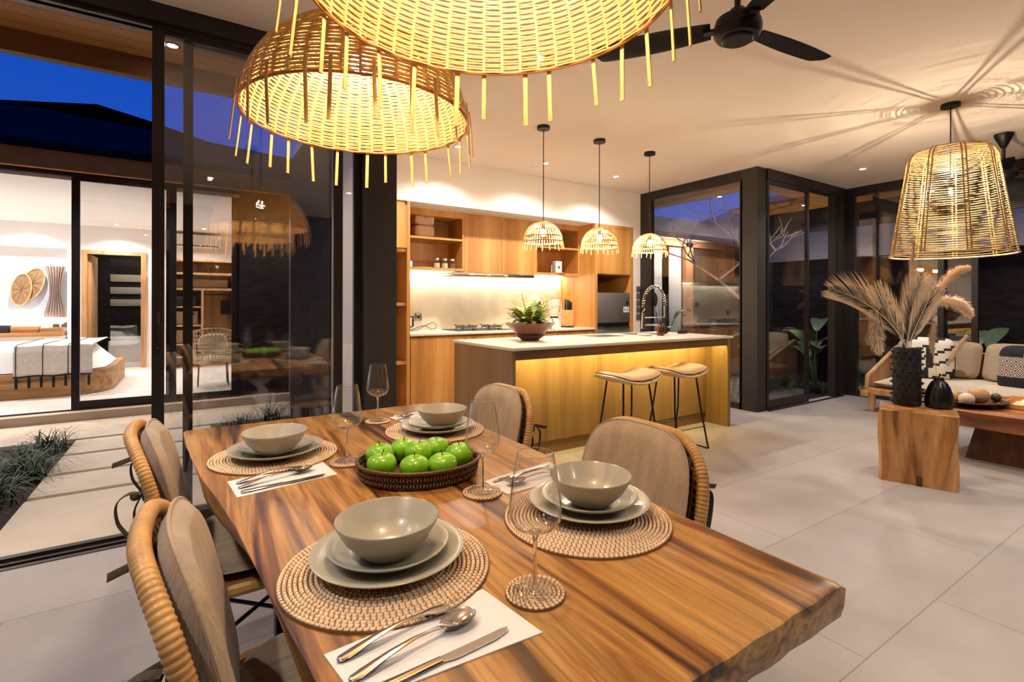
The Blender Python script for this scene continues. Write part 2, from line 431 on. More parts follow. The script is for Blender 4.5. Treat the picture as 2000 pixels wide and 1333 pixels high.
def dup(root, loc, rz, label, group=None, depth=2):
    def cp(o, par, d):
        c = o.copy(); C.objects.link(c)
        if par is not None: c.parent = par
        if d > 0:
            for ch in kids(o): cp(ch, c, d - 1)
        return c
    r = cp(root, None, depth)
    r.location = loc; r.rotation_euler = (0, 0, rz); r['label'] = label
    if group: r['group'] = group
    return r
def sgnpow(a, p): return math.copysign(abs(a) ** p, a)
def pad(mapf, hw, hh, t, n=4.0, na=48, nr=8, p=.5, mesh=None, back=0.0):
    """a stuffed rounded-rectangle pad: mapf(u, v, w) -> point, w = thickness direction"""
    m = mesh or M(); rings = []
    seq = [(i / nr, 1) for i in range(nr + 1)] + [(i / nr, -1) for i in range(nr - 1, -1, -1)]
    for rho, sd in seq:
        tk = (max(0, 1 - rho ** 5)) ** p
        ww = (t * tk if sd > 0 else -back * tk)
        if rho == 0: rings.append([m.b.verts.new(mapf(0, 0, ww))])
        else: rings.append([m.b.verts.new(mapf(hw * rho * sgnpow(math.cos(2 * PI * j / na), 2 / n), hh * rho * sgnpow(math.sin(2 * PI * j / na), 2 / n), ww)) for j in range(na)])
    for A, B in zip(rings, rings[1:]):
        for j in range(na):
            k = (j + 1) % na
            if len(A) == 1: m.b.faces.new((A[0], B[j], B[k]))
            elif len(B) == 1: m.b.faces.new((A[j], B[0], A[k]))
            else: m.b.faces.new((A[j], B[j], B[k], A[k]))
    return m
# ================================================================ THE SETTING
H = 2.84
GY = 3.27          # line of the glass walls
struct('floor', M().box(-4.5, -3, -.12, 7.62, 3.22, 0).box(.95, 3.22, -.12, 5.47, 5.9, 0).box(5.47, 3.2, -.12, 7.62, 3.36, -.002), 'floor_tile', smooth=False)
struct('ceiling', M().box(-4.5, -3, H, 7.62, GY, H + .12).box(.95, GY, H, 5.47, 5.9, H + .12), 'ceiling_paint', smooth=False)
struct('wall_back', M().box(-4.6, -3.1, -.12, 7.7, -3, H + .1), 'stone_dark', smooth=False)
struct('wall_left', M().box(-4.6, -3, -.12, -4.5, 3.2, H + .1), 'stone_dark', smooth=False)
# kitchen alcove: back wall, bulkhead over the cupboards, white return beside the fridge unit
struct('wall_kitchen', M().box(.95, 5.78, 0, 5.47, 5.9, H), 'plaster', smooth=False)
struct('wall_bulkhead', M().box(1.15, 5.04, 2.345, 5.47, 5.78, H), 'plaster', smooth=False)
struct('wall_return', M().box(5.325, 5.04, 0, 5.47, 5.78, 2.345), 'plaster', smooth=False)
struct('wall_backsplash', M().box(1.965, 5.765, .925, 4.59, 5.78, 1.62), 'splash', smooth=False)
struct('wall_kitchen_left', M().box(1.0, 3.35, 0, 1.15, 5.78, H), 'plaster', smooth=False)
struct('wall_exterior_white', M().box(.95, 3.37, -.12, 1.0, 4.15, H), 'plaster', smooth=False)
struct('wall_exterior_dark', M().box(.93, 4.15, -.12, 1.0, 5.9, H).box(.93, 5.9, -.12, 5.55, 6.0, H), 'stone_dark', smooth=False)
struct('trim_column_kitchen', M().box(.95, 3.2, 0, 1.15, 3.345, H), 'dark_paint', smooth=False)
struct('trim_column_corner', M().box(5.47, GY, 0, 5.655, 3.475, H), 'dark_paint', smooth=False)

# left glass wall: header, floor track, two sliding panels pushed to the right
struct('trim_header_left', M().box(-4.5, 3.22, 2.745, .95, 3.4, H).box(-4.5, 3.25, 2.72, .95, 3.275, 2.75).box(-4.5, 3.31, 2.72, .95, 3.335, 2.75), 'black_metal', smooth=False)
struct('trim_track_left', M().box(-4.5, 3.22, -.02, .95, 3.25, .004).box(-4.5, 3.285, -.02, .95, 3.30, .004).box(-4.5, 3.36, -.02, .95, 3.40, .004).box(-4.5, 3.25, -.05, .95, 3.36, -.012), 'black_metal', smooth=False)
def sliding(name, x0, x1, y, sw, z0=.005, z1=2.745, lock=False, t=.036, bot=.09, top=.05):
    e = frame(name)
    o = M().box(x0, y, z0, x0 + sw, y + t, z1).box(x1 - sw, y, z0, x1, y + t, z1).box(x0 + sw, y, z0, x1 - sw, y + t, z0 + bot).box(x0 + sw, y, z1 - top, x1 - sw, y + t, z1).build('window_frame', 'black_metal', e, smooth=False)
    M().box(x0 + sw - .004, y + t / 2 - .004, z0 + bot - .004, x1 - sw + .004, y + t / 2 + .004, z1 - top + .004).build('glass_pane', 'pane', e, smooth=False)
    if lock:
        M().box(x0 + .014, y - .006, .98, x0 + .04, y + .002, 1.2, bev=.004).build('latch_plate', 'black_iron', e)
        k = M()
        for z in (1.165, 1.09, 1.01): k.cyl((0, 0, 0), .006, .006, 12)
        k = M()
        for z in (1.17, 1.155, 1.08, 1.01): k.tube([(x0 + .027, y - .010, z), (x0 + .027, y - .004, z)], .005, 10)
        k.build('lock_screw', 'chrome', e)
    return e
sliding('door_1', -.178, .815, 3.262, .055, lock=True)
sliding('door_2', -.04, .95, 3.322, .047)

# right-hand glass box
e = frame('window_1')
M().box(5.47, 4.835, 0, 5.53, 5.04, H).box(5.47, 3.475, 2.72, 5.53, 4.835, H).box(5.47, 3.475, 0, 5.53, 4.835, .07).box(5.47, 3.455, 0, 5.53, 3.49, 2.72).build('window_frame', 'black_metal', e, smooth=False)
M().box(5.496, 3.48, .06, 5.504, 4.84, 2.73).build('glass_pane', 'pane', e, smooth=False)
e = frame('window_2')
M().box(5.655, 3.25, 2.72, 7.62, 3.36, H).box(5.655, 3.22, 0, 7.3, 3.25, .012).box(7.27, 3.25, 0, 7.36, 3.34, 2.72).box(7.36, 3.22, 0, 7.45, 3.34, 2.72).box(7.45, 3.25, 0, 7.54, 3.34, 2.72).build('window_frame', 'black_metal', e, smooth=False)
sliding('door_3', 5.66, 6.61, 3.26, .045, z0=.012, z1=2.72, bot=.10)
e = frame('window_3')
M().box(7.60, 3.155, 0, 7.66, 3.34, H).box(7.58, -3, 2.73, 7.68, 3.155, H).box(7.60, 2.2, 0, 7.64, 2.258, 2.73).box(7.60, 2.258, 0, 7.64, 3.155, .08).build('window_frame', 'black_metal', e, smooth=False)
M().box(7.616, 2.25, .07, 7.624, 3.16, 2.74).build('glass_pane', 'pane', e, smooth=False)
e = frame('door_4')
M().box(7.65, 1.9, .0, 7.69, 1.96, 2.73).box(7.65, 2.9, 0, 7.69, 2.96, 2.73).box(7.65, 1.96, 0, 7.69, 2.9, .08).build('window_frame', 'black_metal', e, smooth=False)
M().box(7.666, 1.95, .07, 7.674, 2.91, 2.74).build('glass_pane', 'pane', e, smooth=False)

# eaves and soffits of this house
struct('trim_soffit_left', M().box(-9, 3.4, H - .02, .95, 3.93, H + .02), 'soffit_board', smooth=False)
struct('trim_fascia_left', M().box(-9, 3.93, 2.69, .93, 4.0, 3.0), 'fascia', smooth=False)
struct('trim_soffit_court', M().box(5.53, 3.475, H - .02, 6.15, 6.4, H + .02).box(6.15, 3.36, H - .02, 7.68, 3.475, H + .02), 'soffit_wood', smooth=False)
struct('trim_fascia_court', M().box(6.15, 3.7, 2.76, 6.20, 6.4, 3.0), 'fascia_beige', smooth=False)
struct('trim_soffit_garden', M().box(7.68, -3, H - .02, 8.6, 5.1, H + .02).box(6.4, 3.475, H - .02, 7.68, 3.9, H + .02), 'soffit_board', smooth=False)
struct('trim_fascia_garden', M().box(8.6, -3, 2.45, 8.66, 5.1, 2.95), 'black_metal', smooth=False)
struct('wall_roof_edge', M().box(-9, 3.4, H + .12, .95, 4.0, H + .2), 'roof', smooth=False)

# grounds
struct('floor_soil', M().box(-12, 3.41, -.34, 16, 7.48, -.15).box(1.1, 7.48, -.34, 16, 12, -.16), 'soil', smooth=False)
struct('floor_garden', M().box(7.68, -5, -.34, 12, 3.41, -.15), 'soil', smooth=False)
struct('wall_garden', M().box(9.5, -5, -.15, 9.62, 5.75, 2.06), 'stone_dark', smooth=False)
struct('wall_neighbour', M().box(10.6, -6, -.15, 10.75, 6.2, 3.6), 'fascia_beige', smooth=False)

# paving slabs in the left court, one thing each
g = 'stone paving slabs of the courtyard'
ys = [(3.41, 4.62, 'wide pale paving slab of the courtyard, directly outside the open sliding door'),
      (4.69, 5.18, 'pale courtyard paving slab, second out from the open sliding door'),
      (5.25, 5.80, 'pale courtyard paving slab, third out from the open sliding door'),
      (5.87, 6.42, 'pale courtyard paving slab, second in from the bedroom step')]
for a, b_, lb in ys:
    o = M().box(-.95, a, -.15, .18, b_, -.10, bev=.006).build('paving_slab', 'slab', loc=(0, 0, 0)); tag(o, lb, 'paving slab', g)
o = M().box(-8, 6.49, -.15, 1.2, 7.44, -.10, bev=.006).build('paving_slab', 'slab'); tag(o, 'long pale stone walkway along the foot of the bedroom step', 'paving slab', g)
struct('trim_step_bedroom', M().box(-8, 7.45, -.15, 2.6, 7.60, -.005), 'riverstone', smooth=False)
o = M().box(5.9, 3.5, -.16, 6.75, 4.6, -.10, bev=.006).build('paving_slab', 'slab'); tag(o, 'grey paving slab outside the glass panel beside the dark corner column', 'paving slab')

# ================================================================ BEDROOM PAVILION
BY = 7.66
struct('floor_bedroom', M().box(-5, 7.60, -.12, .97, 14.2, 0), 'bed_tile', smooth=False)
struct('ceiling_bedroom', M().box(-5, BY, 2.68, .97, 12.1, 2.8), 'white_wall', smooth=False)
bk = M().box(-5, 12, 0, -4.2, 12.1, 2.68).box(-1.9, 12, 0, -1.70, 12.1, 2.68).box(-4.2, 12, 2.25, -1.9, 12.1, 2.68).box(-1.70, 12, 2.23, -.74, 12.1, 2.68).box(-.74, 12, 0, .97, 12.1, 2.68)
struct('wall_bedroom_back', bk, 'white_wall', smooth=False)
struct('wall_bedroom_recess', M().box(-4.2, 12.2, 0, -1.9, 12.25, 2.25).box(-4.25, 12.1, 0, -4.2, 12.25, 2.25).box(-1.9, 12.1, 0, -1.85, 12.25, 2.25).box(-4.2, 12.1, 2.25, -1.9, 12.25, 2.3), 'white_wall', smooth=False)
struct('wall_bedroom_sides', M().box(-5.1, BY, 0, -5, 12.1, 2.8).box(.97, BY, -.12, 1.07, 12.1, 2.8), 'white_wall', smooth=False)
struct('wall_bathroom', M().box(-2.6, 14.0, 0, .6, 14.1, 2.7).box(-2.7, 12.3, 0, -2.6, 14.1, 2.7).box(.6, 12.1, 0, .7, 14.1, 2.7).box(-2.6, 12.1, 2.6, .6, 14.1, 2.7), 'stone_dark', smooth=False)
struct('wall_bedroom_dark', M().box(.545, 7.62, -.15, 3.6, 7.72, 2.84), 'stone_dark', smooth=False)
struct('trim_pilaster', M().box(1.16, 7.5, -.10, 1.5, 7.62, 2.84), 'stone_grey', smooth=False)
struct('trim_header_bedroom', M().box(-8, 7.60, 2.72, .56, 7.72, 2.83).box(-8, 7.56, 2.78, 3.6, 7.60, 2.86), 'black_metal', smooth=False)
struct('trim_track_bedroom', M().box(-8, 7.6, -.03, .545, 7.63, .006).box(-8, 7.65, -.03, .545, 7.66, .006), 'black_metal', smooth=False)
sliding('door_5', -1.172, -.16, 7.62, .075, z0=.006, z1=2.73, bot=.09, lock=True)
sliding('door_6', -.27, .545, 7.665, .09, z0=.006, z1=2.73, bot=.07)
struct('trim_fascia_bedroom', M().box(-9, 6.70, 2.60, 4.0, 6.76, 2.86).box(-9, 6.76, 2.66, 4.0, 6.80, 2.70), 'fascia_warm', smooth=False)
struct('trim_soffit_bedroom', M().box(-9, 6.76, 2.80, 4.0, 7.6, 2.84), 'soffit_wood', smooth=False)
rb = M(); ev = [(-12, 6.66, 2.86), (4.2, 6.66, 2.86)]
rid = [(-12, 10.5, 4.1), (-2.43, 10.5, 4.32), (-1.3, 10.5, 4.5), (-.62, 10.5, 4.37), (.44, 10.5, 4.12), (4.2, 10.5, 3.4)]
vs = [rb.b.verts.new(p) for p in [ev[0]] + rid + [ev[1]]]; rb.b.faces.new(vs)
lo = [rb.b.verts.new((p[0], p[1], p[2] - .08)) for p in [ev[0]] + rid + [ev[1]]]; rb.b.faces.new(lo[::-1])
for i in range(len(vs)): rb.b.faces.new((vs[i], lo[i], lo[(i + 1) % len(vs)], vs[(i + 1) % len(vs)]))
struct('trim_roof_bedroom', rb, 'roof', smooth=False)
# bathroom door: casing, timber leaf swung open, glass door
e = frame('door_7')
M().box(-1.70, 11.96, 0, -1.62, 12.1, 2.23).box(-.82, 11.96, 0, -.74, 12.1, 2.23).box(-1.62, 11.96, 2.16, -.82, 12.1, 2.23).build('door_casing', 'teak_frame', e, smooth=False)
M().box(-1.62, 12.1, .01, -1.575, 12.85, 2.15).build('door_leaf', 'teak_frame', e, smooth=False)
M().box(-1.30, 12.12, .02, -.84, 12.13, 2.15).build('glass_pane', 'pane', e, smooth=False)
for i, (z0, z1) in enumerate([(1.72, 1.88), (1.45, 1.60), (1.18, 1.33)]):
    o = M().box(-1.5, 13.97, z0, -.7, 13.995, z1, bev=.004).build('wall_panel', 'linen', loc=(0, 0, 0))
    tag(o, ['topmost', 'middle', 'lowest'][i] + ' of the three pale carved strips on the dark bathroom wall', 'wall panel', 'carved strips on the bathroom wall')
t = thing('bathtub', 'white bathtub low against the dark bathroom wall', 'bathtub', (-1.0, 13.5, 0))
pad(lambda u, v, w: (u, v, .52 - abs(w)), .45, .24, .14, n=5).build('basin', 'white_linen', t)
M().box(-.46, -.25, 0, .46, .25, .46, bev=.04).build('skirt', 'white_linen', t)
area('bathroom_lamp', (-1.0, 13.2, 2.55), .5, .5, 9, COOL)
area('recess_glow_lamp', (-3.0, 12.12, .9), 2.0, .04, 5, COOL, rot=(R(130), 0, 0))

# recess replacing the mirror; its reflected leaves and curtain built as objects; counter
o = M().box(-4.18, 12.188, .98, -1.93, 12.2, 1.92).build('mirror_panel', 'mirror_stand_in'); tag(o, 'wide pale panel in place of the bedroom mirror, behind the reflected leaf decor', 'panel')
t = thing('reflected_leaf_decor', 'pair of woven rattan leaves modelled in place of their mirror reflection', 'wall decor', (-2.45, 12.12, 1.5))
def leafdecor(cx, cz, hw, hh, rz_, mat):
    def f(u, v):
        a = 2 * PI * u; x = hw * v * math.cos(a); z = hh * v * math.sin(a)
        c_, s_ = math.cos(rz_), math.sin(rz_)
        return (cx + c_ * x - s_ * z, .02 * (1 - v) + .004 * math.sin(60 * a / 6), cz + s_ * x + c_ * z)
    return M().grid(f, 48, 8, cu=True)
leafdecor(.05, .08, .15, .30, -.35, 0).build('leaf', 'wicker_brown', t)
leafdecor(-.08, -.02, .13, .28, -.12, 0).build('leaf', 'wicker_brown', t, loc=(0, -.03, 0))
for cx, cz, hw, hh, r_, yy in ((.05, .08, .15, .30, -.35, 0), (-.08, -.02, .13, .28, -.12, -.03)):
    pts = [(cx + math.cos(r_) * hw * math.cos(a) - math.sin(r_) * hh * math.sin(a), yy, cz + math.sin(r_) * hw * math.cos(a) + math.cos(r_) * hh * math.sin(a)) for a in [2 * PI * i / 40 for i in range(40)]]
    M().tube(pts, .010, 6, closed=True).build('leaf_rim', 'cane', t)
def curtain(name, label, x0, x1, y, z0, z1, mat, pinch=.0, cat='curtain', folds=7, axis='x'):
    def f(u, v):
        k = 1 - pinch * math.sin(PI * min(1, v * 1.1)) if pinch else 1
        z = z0 + (z1 - z0) * (1 - v)
        xm = (x0 + x1) / 2 + (pinch * .1 * (x1 - x0) * v)
        x = xm + (x0 - xm + (x1 - x0) * u) * k
        return (x, y + .025 * math.sin(u * folds * 2 * PI) + .01 * math.sin(5 * v + 9 * u), z)
    mm = M(); mm.grid(f, folds * 10, 16)
    bmesh.ops.solidify(mm.b, geom=mm.b.faces[:] , thickness=.006)
    return tag(mm.build(name, mat), label, cat)
curtain('curtain', 'dusty pink gathered curtain modelled in place of its mirror reflection', -2.23, -1.93, 12.1, .98, 1.92, 'reflected_curtain_pink', pinch=.45)
t = thing('bedroom_counter', 'wooden counter shelf under the bedroom recess', 'counter', (-3.0, 12.0, .66))
M().box(-1.18, -.30, 0, 1.07, .19, .07, bev=.004).build('counter_top', 'teak_x', t)
M().box(-1.18, -.02, -.66, 1.07, .19, -.0).build('counter_front', 'white_wall', t)
o = M().box(-2.95, 11.78, .735, -2.62, 11.98, .86, bev=.01).build('storage_box', 'black_matt'); tag(o, 'black box with a brass clasp on the bedroom counter', 'box')
o = M().box(-2.60, 11.78, .735, -2.25, 11.98, .84, bev=.008).build('wooden_box', 'teak_x'); tag(o, 'closed wooden box right of the black box on the bedroom counter', 'box')
t = thing('wooden_tray', 'low wooden tray at the right end of the bedroom counter', 'tray', (-2.07, 11.87, .735))
M().box(-.16, -.1, 0, .13, .1, .01).build('tray_base', 'teak_x', t)
M().box(-.16, -.1, .01, -.145, .1, .06).box(.115, -.1, .01, .13, .1, .06).box(-.145, -.1, .01, .115, -.085, .06).box(-.145, .085, .01, .115, .1, .06).build('tray_rim', 'teak_x', t)
for x, lb in ((-2.08, 'socket'), (-1.96, 'light switch')):
    o = M().box(x - .05, 12.19, .80, x + .04, 12.2, .89, bev=.003).build('wall_socket' if lb == 'socket' else 'light_switch', 'brushed')
    tag(o, f'small grey {lb} plate on the wall above the bedroom counter', lb)

# bed
t = thing('bed', 'low bed on a rounded wooden platform seen through the bedroom glass', 'bed', (-2.9, 9.75, 0))
poly = [(-2, -.95), (1.45, -.95)] + [(1.45 + .5 * math.sin(a), -.45 - .5 * math.cos(a)) for a in [PI / 2 * i / 8 for i in range(1, 8)]] + [(1.95, -.45), (1.95, .95), (-2, .95)]
M().prism(poly, 0, .33, bev=.01).build('bed_base', 'teak_x', t)
pad(lambda u, v, w: (-.08 + u, v, .34 + w), 1.96, .92, .34, n=7, p=.35).build('duvet', 'white_linen', t)
t = thing('throw_blanket', 'cream throw blanket with black stitching and tassels draped over the bed', 'blanket', (-1.55, 9.75, 0))
def thr(u, v):
    x = -.36 + .78 * u
    s = v * 2.3
    if s < 1.5: y = .55 - s; z = .695
    else:
        y = -.95 - .03 * min(1, (s - 1.5) * 5); z = .695 - (s - 1.5) * .5 - .0
    return (x, y + .004 * math.sin(11 * u), z + .006 * math.sin(14 * u + 4 * v))
mm = M(); mm.grid(thr, 20, 60); mm.grid(lambda u, v: Vector(thr(u, v)) + Vector((0, .010, -.008)), 20, 60); mm.build('blanket_cloth', 'blanket', t)
for u in (.03, .36, .68):
    M().tube([Vector(thr(u, i / 30)) + Vector((0, -.004, .006)) for i in range(31)], .0045, 5).build('stitch_line', 'black_yarn', t)
M().tube([Vector(thr(i / 20, 1)) + Vector((0, -.008, 0)) for i in range(21)], .010, 6).build('black_hem', 'black_yarn', t)
for i in range(7):
    p = Vector(thr(.04 + i * .153, 1)); M().tube([p + Vector((0, -.01, 0)), p + Vector((0, -.015, -.03)), p + Vector((0, -.015, -.15))], [.008, .016, .013], 8).build('tassel', 'black_yarn', t)

# air conditioner, wardrobe, baskets, tub chair
t = thing('air_conditioner', 'white wall air conditioner high above the bedroom wardrobe', 'air conditioner', (.06, 12.0, 2.36))
M().box(-.45, -.2, 0, .45, 0, .27, bev=.03).build('casing', 'white_plastic', t)
M().box(-.40, -.206, .03, .40, -.19, .05).build('vent_slot', 'black_plastic', t)
t = thing('wardrobe', 'open wooden wardrobe with shelves beyond the bedroom glass', 'wardrobe', (0.18, 11.4, 0))
f_ = M().box(-.55, 0, 0, -.51, .59, 2.1).box(.53, 0, 0, .57, .59, 2.1).box(-.51, 0, 2.06, .53, .59, 2.1).box(-.02, 0, .03, .02, .59, 1.5)
f_.build('frame', 'teak_frame', t, smooth=False)
for z, x1 in ((1.80, .53), (1.50, .53), (1.16, -.02), (.80, -.02), (.44, -.02), (.20, -.02)):
    M().box(-.51, .0, z, x1, .57, z + .04 if z > 1.2 else z + .025).build('shelf', 'teak_frame', t, smooth=False)
M().box(-.51, .57, 0, .53, .59, 2.06).build('back_panel', 'oak', t, smooth=False)
M().tube([(.02, .3, 1.42), (.53, .3, 1.42)], .012).build('hanging_rail', 'black_iron', t)
o = M().box(.5, 11.65, 1.02, .69, 11.68, 1.3).build('hanging_garment', 'black_yarn'); tag(o, 'black garment hanging in the bedroom wardrobe', 'garment')
for i, (z, h_) in enumerate(((.83, .26), (.47, .26))):
    t = thing('wicker_basket', ('upper' if i == 0 else 'lower') + ' square wicker basket on the left wardrobe shelves', 'basket', (-.09, 11.63, z - (0 if i else 0)), group='square wicker baskets in the wardrobe')
    M().box(-.2, -.16, 0, .2, .16, h_, bev=.02).build('basket_body', 'wicker_brown', t)
    M().box(.04, -.168, h_ - .07, .14, -.15, h_ - .03, bev=.006).build('handle_slot', 'black_yarn', t)
t = thing('laundry_basket', 'tall round wicker basket standing in the right half of the wardrobe', 'basket', (.45, 11.70, 0))
M().lathe([(.16, 0), (.19, .3), (.2, .62), (.185, .62), (.17, .05), (0, .05)], 28).build('basket_body', 'wicker_brown', t)
M().tube([(.2 * math.cos(a), .2 * math.sin(a), .63) for a in [2 * PI * i / 32 for i in range(32)]], .014, 6, closed=True).build('basket_rim', 'cane', t)
o = M().box(-.30, 11.5, 1.55, .62, 11.9, 1.72, bev=.03).build('folded_quilt', 'wicker_brown'); tag(o, 'brown folded quilt on the second wardrobe shelf', 'quilt')
o = M().box(-.27, 11.5, 1.185, .08, 11.85, 1.38, bev=.02).build('safe_box', 'black_plastic'); tag(o, 'black safe on the wardrobe shelf above the wicker baskets', 'safe')
t = thing('tub_chair', 'open weave rattan tub armchair behind the bedroom glass', 'armchair', (.28, 8.85, 0))
def tubp(a, z):  # a in degrees around back, open towards +y
    k = (z - .38) / .45
    r_ = .26 + .06 * k
    return (r_ * math.cos(R(a)), r_ * math.sin(R(a)) * .9, z)
g_ = M()
for i in range(26):
    a = 150 + i * 9.6
    top = .60 + .27 * math.sin(R((a - 150) / 240 * 180)) ** .8
    g_.tube([tubp(a, z) for z in [.36 + (top - .36) * k / 4 for k in range(5)]], .006, 5)
for j in range(9):
    z = .38 + j * .055
    pts = [tubp(150 + i * 6, z) for i in range(41) if z < .60 + .27 * max(0, math.sin(R(i * 6 / 240 * 180))) ** .8]
    if len(pts) > 2: g_.tube(pts, .006, 5)
g_.build('woven_shell', 'cane_light', t)
M().tube([tubp(150 + i * 6, .60 + .27 * max(0, math.sin(R(i * 6 / 240 * 180))) ** .8) for i in range(41)], .014, 7).build('top_rail', 'cane', t)
M().tube([tubp(i * 9, .36) for i in range(40)], .016, 7, closed=True).build('seat_ring', 'cane', t)
M().ball((0, .02, .40), .25, (1, .9, .22)).build('seat_cushion', 'blanket', t)
pad(lambda u, v, w: (u, .06 - w, .62 + v + .3 * w), .2, .16, .07, n=3).build('back_cushion', 'linen', t)
for x, y in ((-.18, -.14), (.18, -.14), (-.18, .16), (.18, .16)):
    M().tube([(x, y, .36), (x * 1.1, y * 1.1, 0)], .009, 6).build('leg', 'black_iron', t)
for i, (x, y) in enumerate([(-3.6, 11.6), (-2.4, 11.55), (-1.15, 11.5), (-3.6, 9.2), (-2.2, 9.2), (-.4, 9.3), (.2, 11.2)]):
    t = thing('bedroom_downlight', 'small recessed bedroom ceiling downlight ' + ['at the far left of the recess', 'over the reflected curtain in the recess', 'in front of the bathroom door', 'over the head of the bed', 'over the middle of the bed', 'over the tub armchair', 'in front of the wardrobe'][i], 'downlight', (x, y, 2.68), group='bedroom downlights')
    M().lathe([(.045, 0), (.045, -.006), (.032, -.006), (.032, 0)], 20).build('ring', 'white_plastic', t)
    M().cyl((0, 0, -.003), .031, .002, 16).build('lamp_disc', 'down_disc', t)
    spot('downlight_lamp', (0, 0, -.02), BED_W, COOL, 150, .8, parent=t)

# ================================================================ buildings beyond the right court
struct('wall_guest', M().box(6.0, 7.7, -.15, 8.68, 7.8, 2.7).box(9.78, 7.7, -.15, 16, 7.8, 2.7), 'stone_dark', smooth=False)
struct('trim_guest_post', M().box(9.80, 7.6, -.15, 10.05, 7.7, 2.7).box(8.4, 7.6, 2.6, 12, 7.7, 2.72), 'fascia', smooth=False)
struct('trim_fascia_guest', M().box(6.0, 7.1, 2.70, 16, 7.2, 3.10), 'fascia_beige', smooth=False)
struct('trim_soffit_guest', M().box(6.0, 7.2, 2.72, 16, 7.8, 2.76), 'fascia_beige', smooth=False)
gr = M(); pr_ = [(9.9, 3.02), (16, 4.9), (16, 3.0)]
a_ = [gr.b.verts.new((x, 7.25, z)) for x, z in pr_]; c_ = [gr.b.verts.new((x, 8.2, z)) for x, z in pr_]
gr.b.faces.new(a_); gr.b.faces.new(c_[::-1])
for i in range(3): gr.b.faces.new((a_[i], c_[i], c_[(i + 1) % 3], a_[(i + 1) % 3]))
struct('trim_roof_guest', gr, 'fascia_beige', smooth=False)
struct('wall_guest_back', M().box(7.5, 8.6, -.15, 12.5, 8.7, 2.8), 'stone_dark', smooth=False)
curtain('curtain', 'white curtain in the far window left of the tap, nearest the kitchen wall', 8.68, 9.10, 7.75, 0, 2.66, 'curtain', folds=6)
curtain('curtain', 'narrow white curtain panel in the far window right of the tap', 9.38, 9.78, 7.75, 0, 2.66, 'curtain', folds=5)
area('guest_curtain_fill', (9.3, 7.15, 2.66), 1.6, .05, 60, NEUT, rot=(R(35), 0, 0))  # area light added to brighten the far curtains
area('neighbour_wall_fill', (10.1, 2.5, 2.0), .2, 6, 5, (1, .95, .95), rot=(0, R(-130), 0))  # unseen area light added to brighten the neighbour wall
# ================================================================ KITCHEN
KF = 5.04
# tall cupboard at the left end
t = thing('tall_cabinet', 'tall oak cupboard with open niches between the dark column and the worktop', 'cabinet', (1.15, KF, 0))
M().box(.0, .58, 0, .78, .74, 2.345).box(.775, 0, 0, .81, .74, 2.345).box(0, 0, 0, .03, .58, 2.345).box(.03, .02, 2.305, .775, .58, 2.345).box(.03, .02, 0, .775, .58, .06).build('body', 'oak', t, smooth=False)
M().box(.03, 0, 1.84, .772, .02, 2.30).build('door', 'oak', t, smooth=False)
for z0 in (1.80, 1.225, .60): M().box(.03, .02, z0, .775, .58, z0 + .035).build('shelf', 'oak_x', t, smooth=False)
# base cupboards, each its own unit
xs = [1.965, 2.62, 3.28, 3.94, 4.59]
lb = ['oak base cupboard next to the tall cupboard, under the kettle', 'oak base cupboard below the left burner of the hob',
      'oak base cupboard behind the potted fern', 'oak base cupboard under the knife block beside the fridge unit']
for i in range(4):
    t = thing('base_cabinet', lb[i], 'cabinet', (xs[i], KF, 0), group='oak base cupboards under the worktop')
    w_ = xs[i + 1] - xs[i]
    M().box(.002, .03, .08, w_ - .002, .72, .895).box(.002, .07, 0, w_ - .002, .7, .08).build('body', 'oak', t, smooth=False)
    M().box(.004, .0, .09, w_ - .004, .025, .875).build('door', 'oak', t, smooth=False)
t = thing('kitchen_worktop', 'long pale stone worktop along the back wall with the gas hob', 'worktop', (1.962, KF, .898))
M().box(0, -.012, 0, 2.628, .725, .027, bev=.002).build('slab', 'marble', t)
# wall cupboards
UF = 5.36
def open_unit(x0, x1, label, z0=1.64, z1=2.345, mid=2.0):
    t = thing('open_shelf_unit', label, 'shelf unit', (x0, UF, z0)); w_ = x1 - x0
    M().box(0, 0, 0, .022, .41, z1 - z0).box(w_ - .022, 0, 0, w_, .41, z1 - z0).box(.022, .39, .03, w_ - .022, .41, z1 - z0).box(.022, 0, z1 - z0 - .075, w_ - .022, .39, z1 - z0).build('carcass', 'oak', t, smooth=False)
    M().box(.022, 0, 0, w_ - .022, .39, .03).build('bottom_board', 'oak_x', t, smooth=False)
    M().box(.022, 0, mid - z0, w_ - .022, .39, mid - z0 + .025).build('shelf', 'oak_x', t, smooth=False)
open_unit(1.965, 2.77, 'open oak wall shelf left of the cooker hood holding the jars')
open_unit(3.835, 4.59, 'open oak wall shelf right of the cupboards with the small white box')
for i, (a, b_, l_) in enumerate(((2.77, 3.30, 'oak wall cupboard over the left half of the hood'), (3.30, 3.835, 'oak wall cupboard over the right half of the hood'))):
    t = thing('wall_cabinet', l_, 'cabinet', (a, UF, 1.63), group='closed oak wall cupboards'); w_ = b_ - a
    M().box(.001, .022, .0, w_ - .001, .408, .714).build('body', 'oak', t, smooth=False)
    M().box(.003, 0, 0, w_ - .003, .02, .655).build('door', 'oak', t, smooth=False)
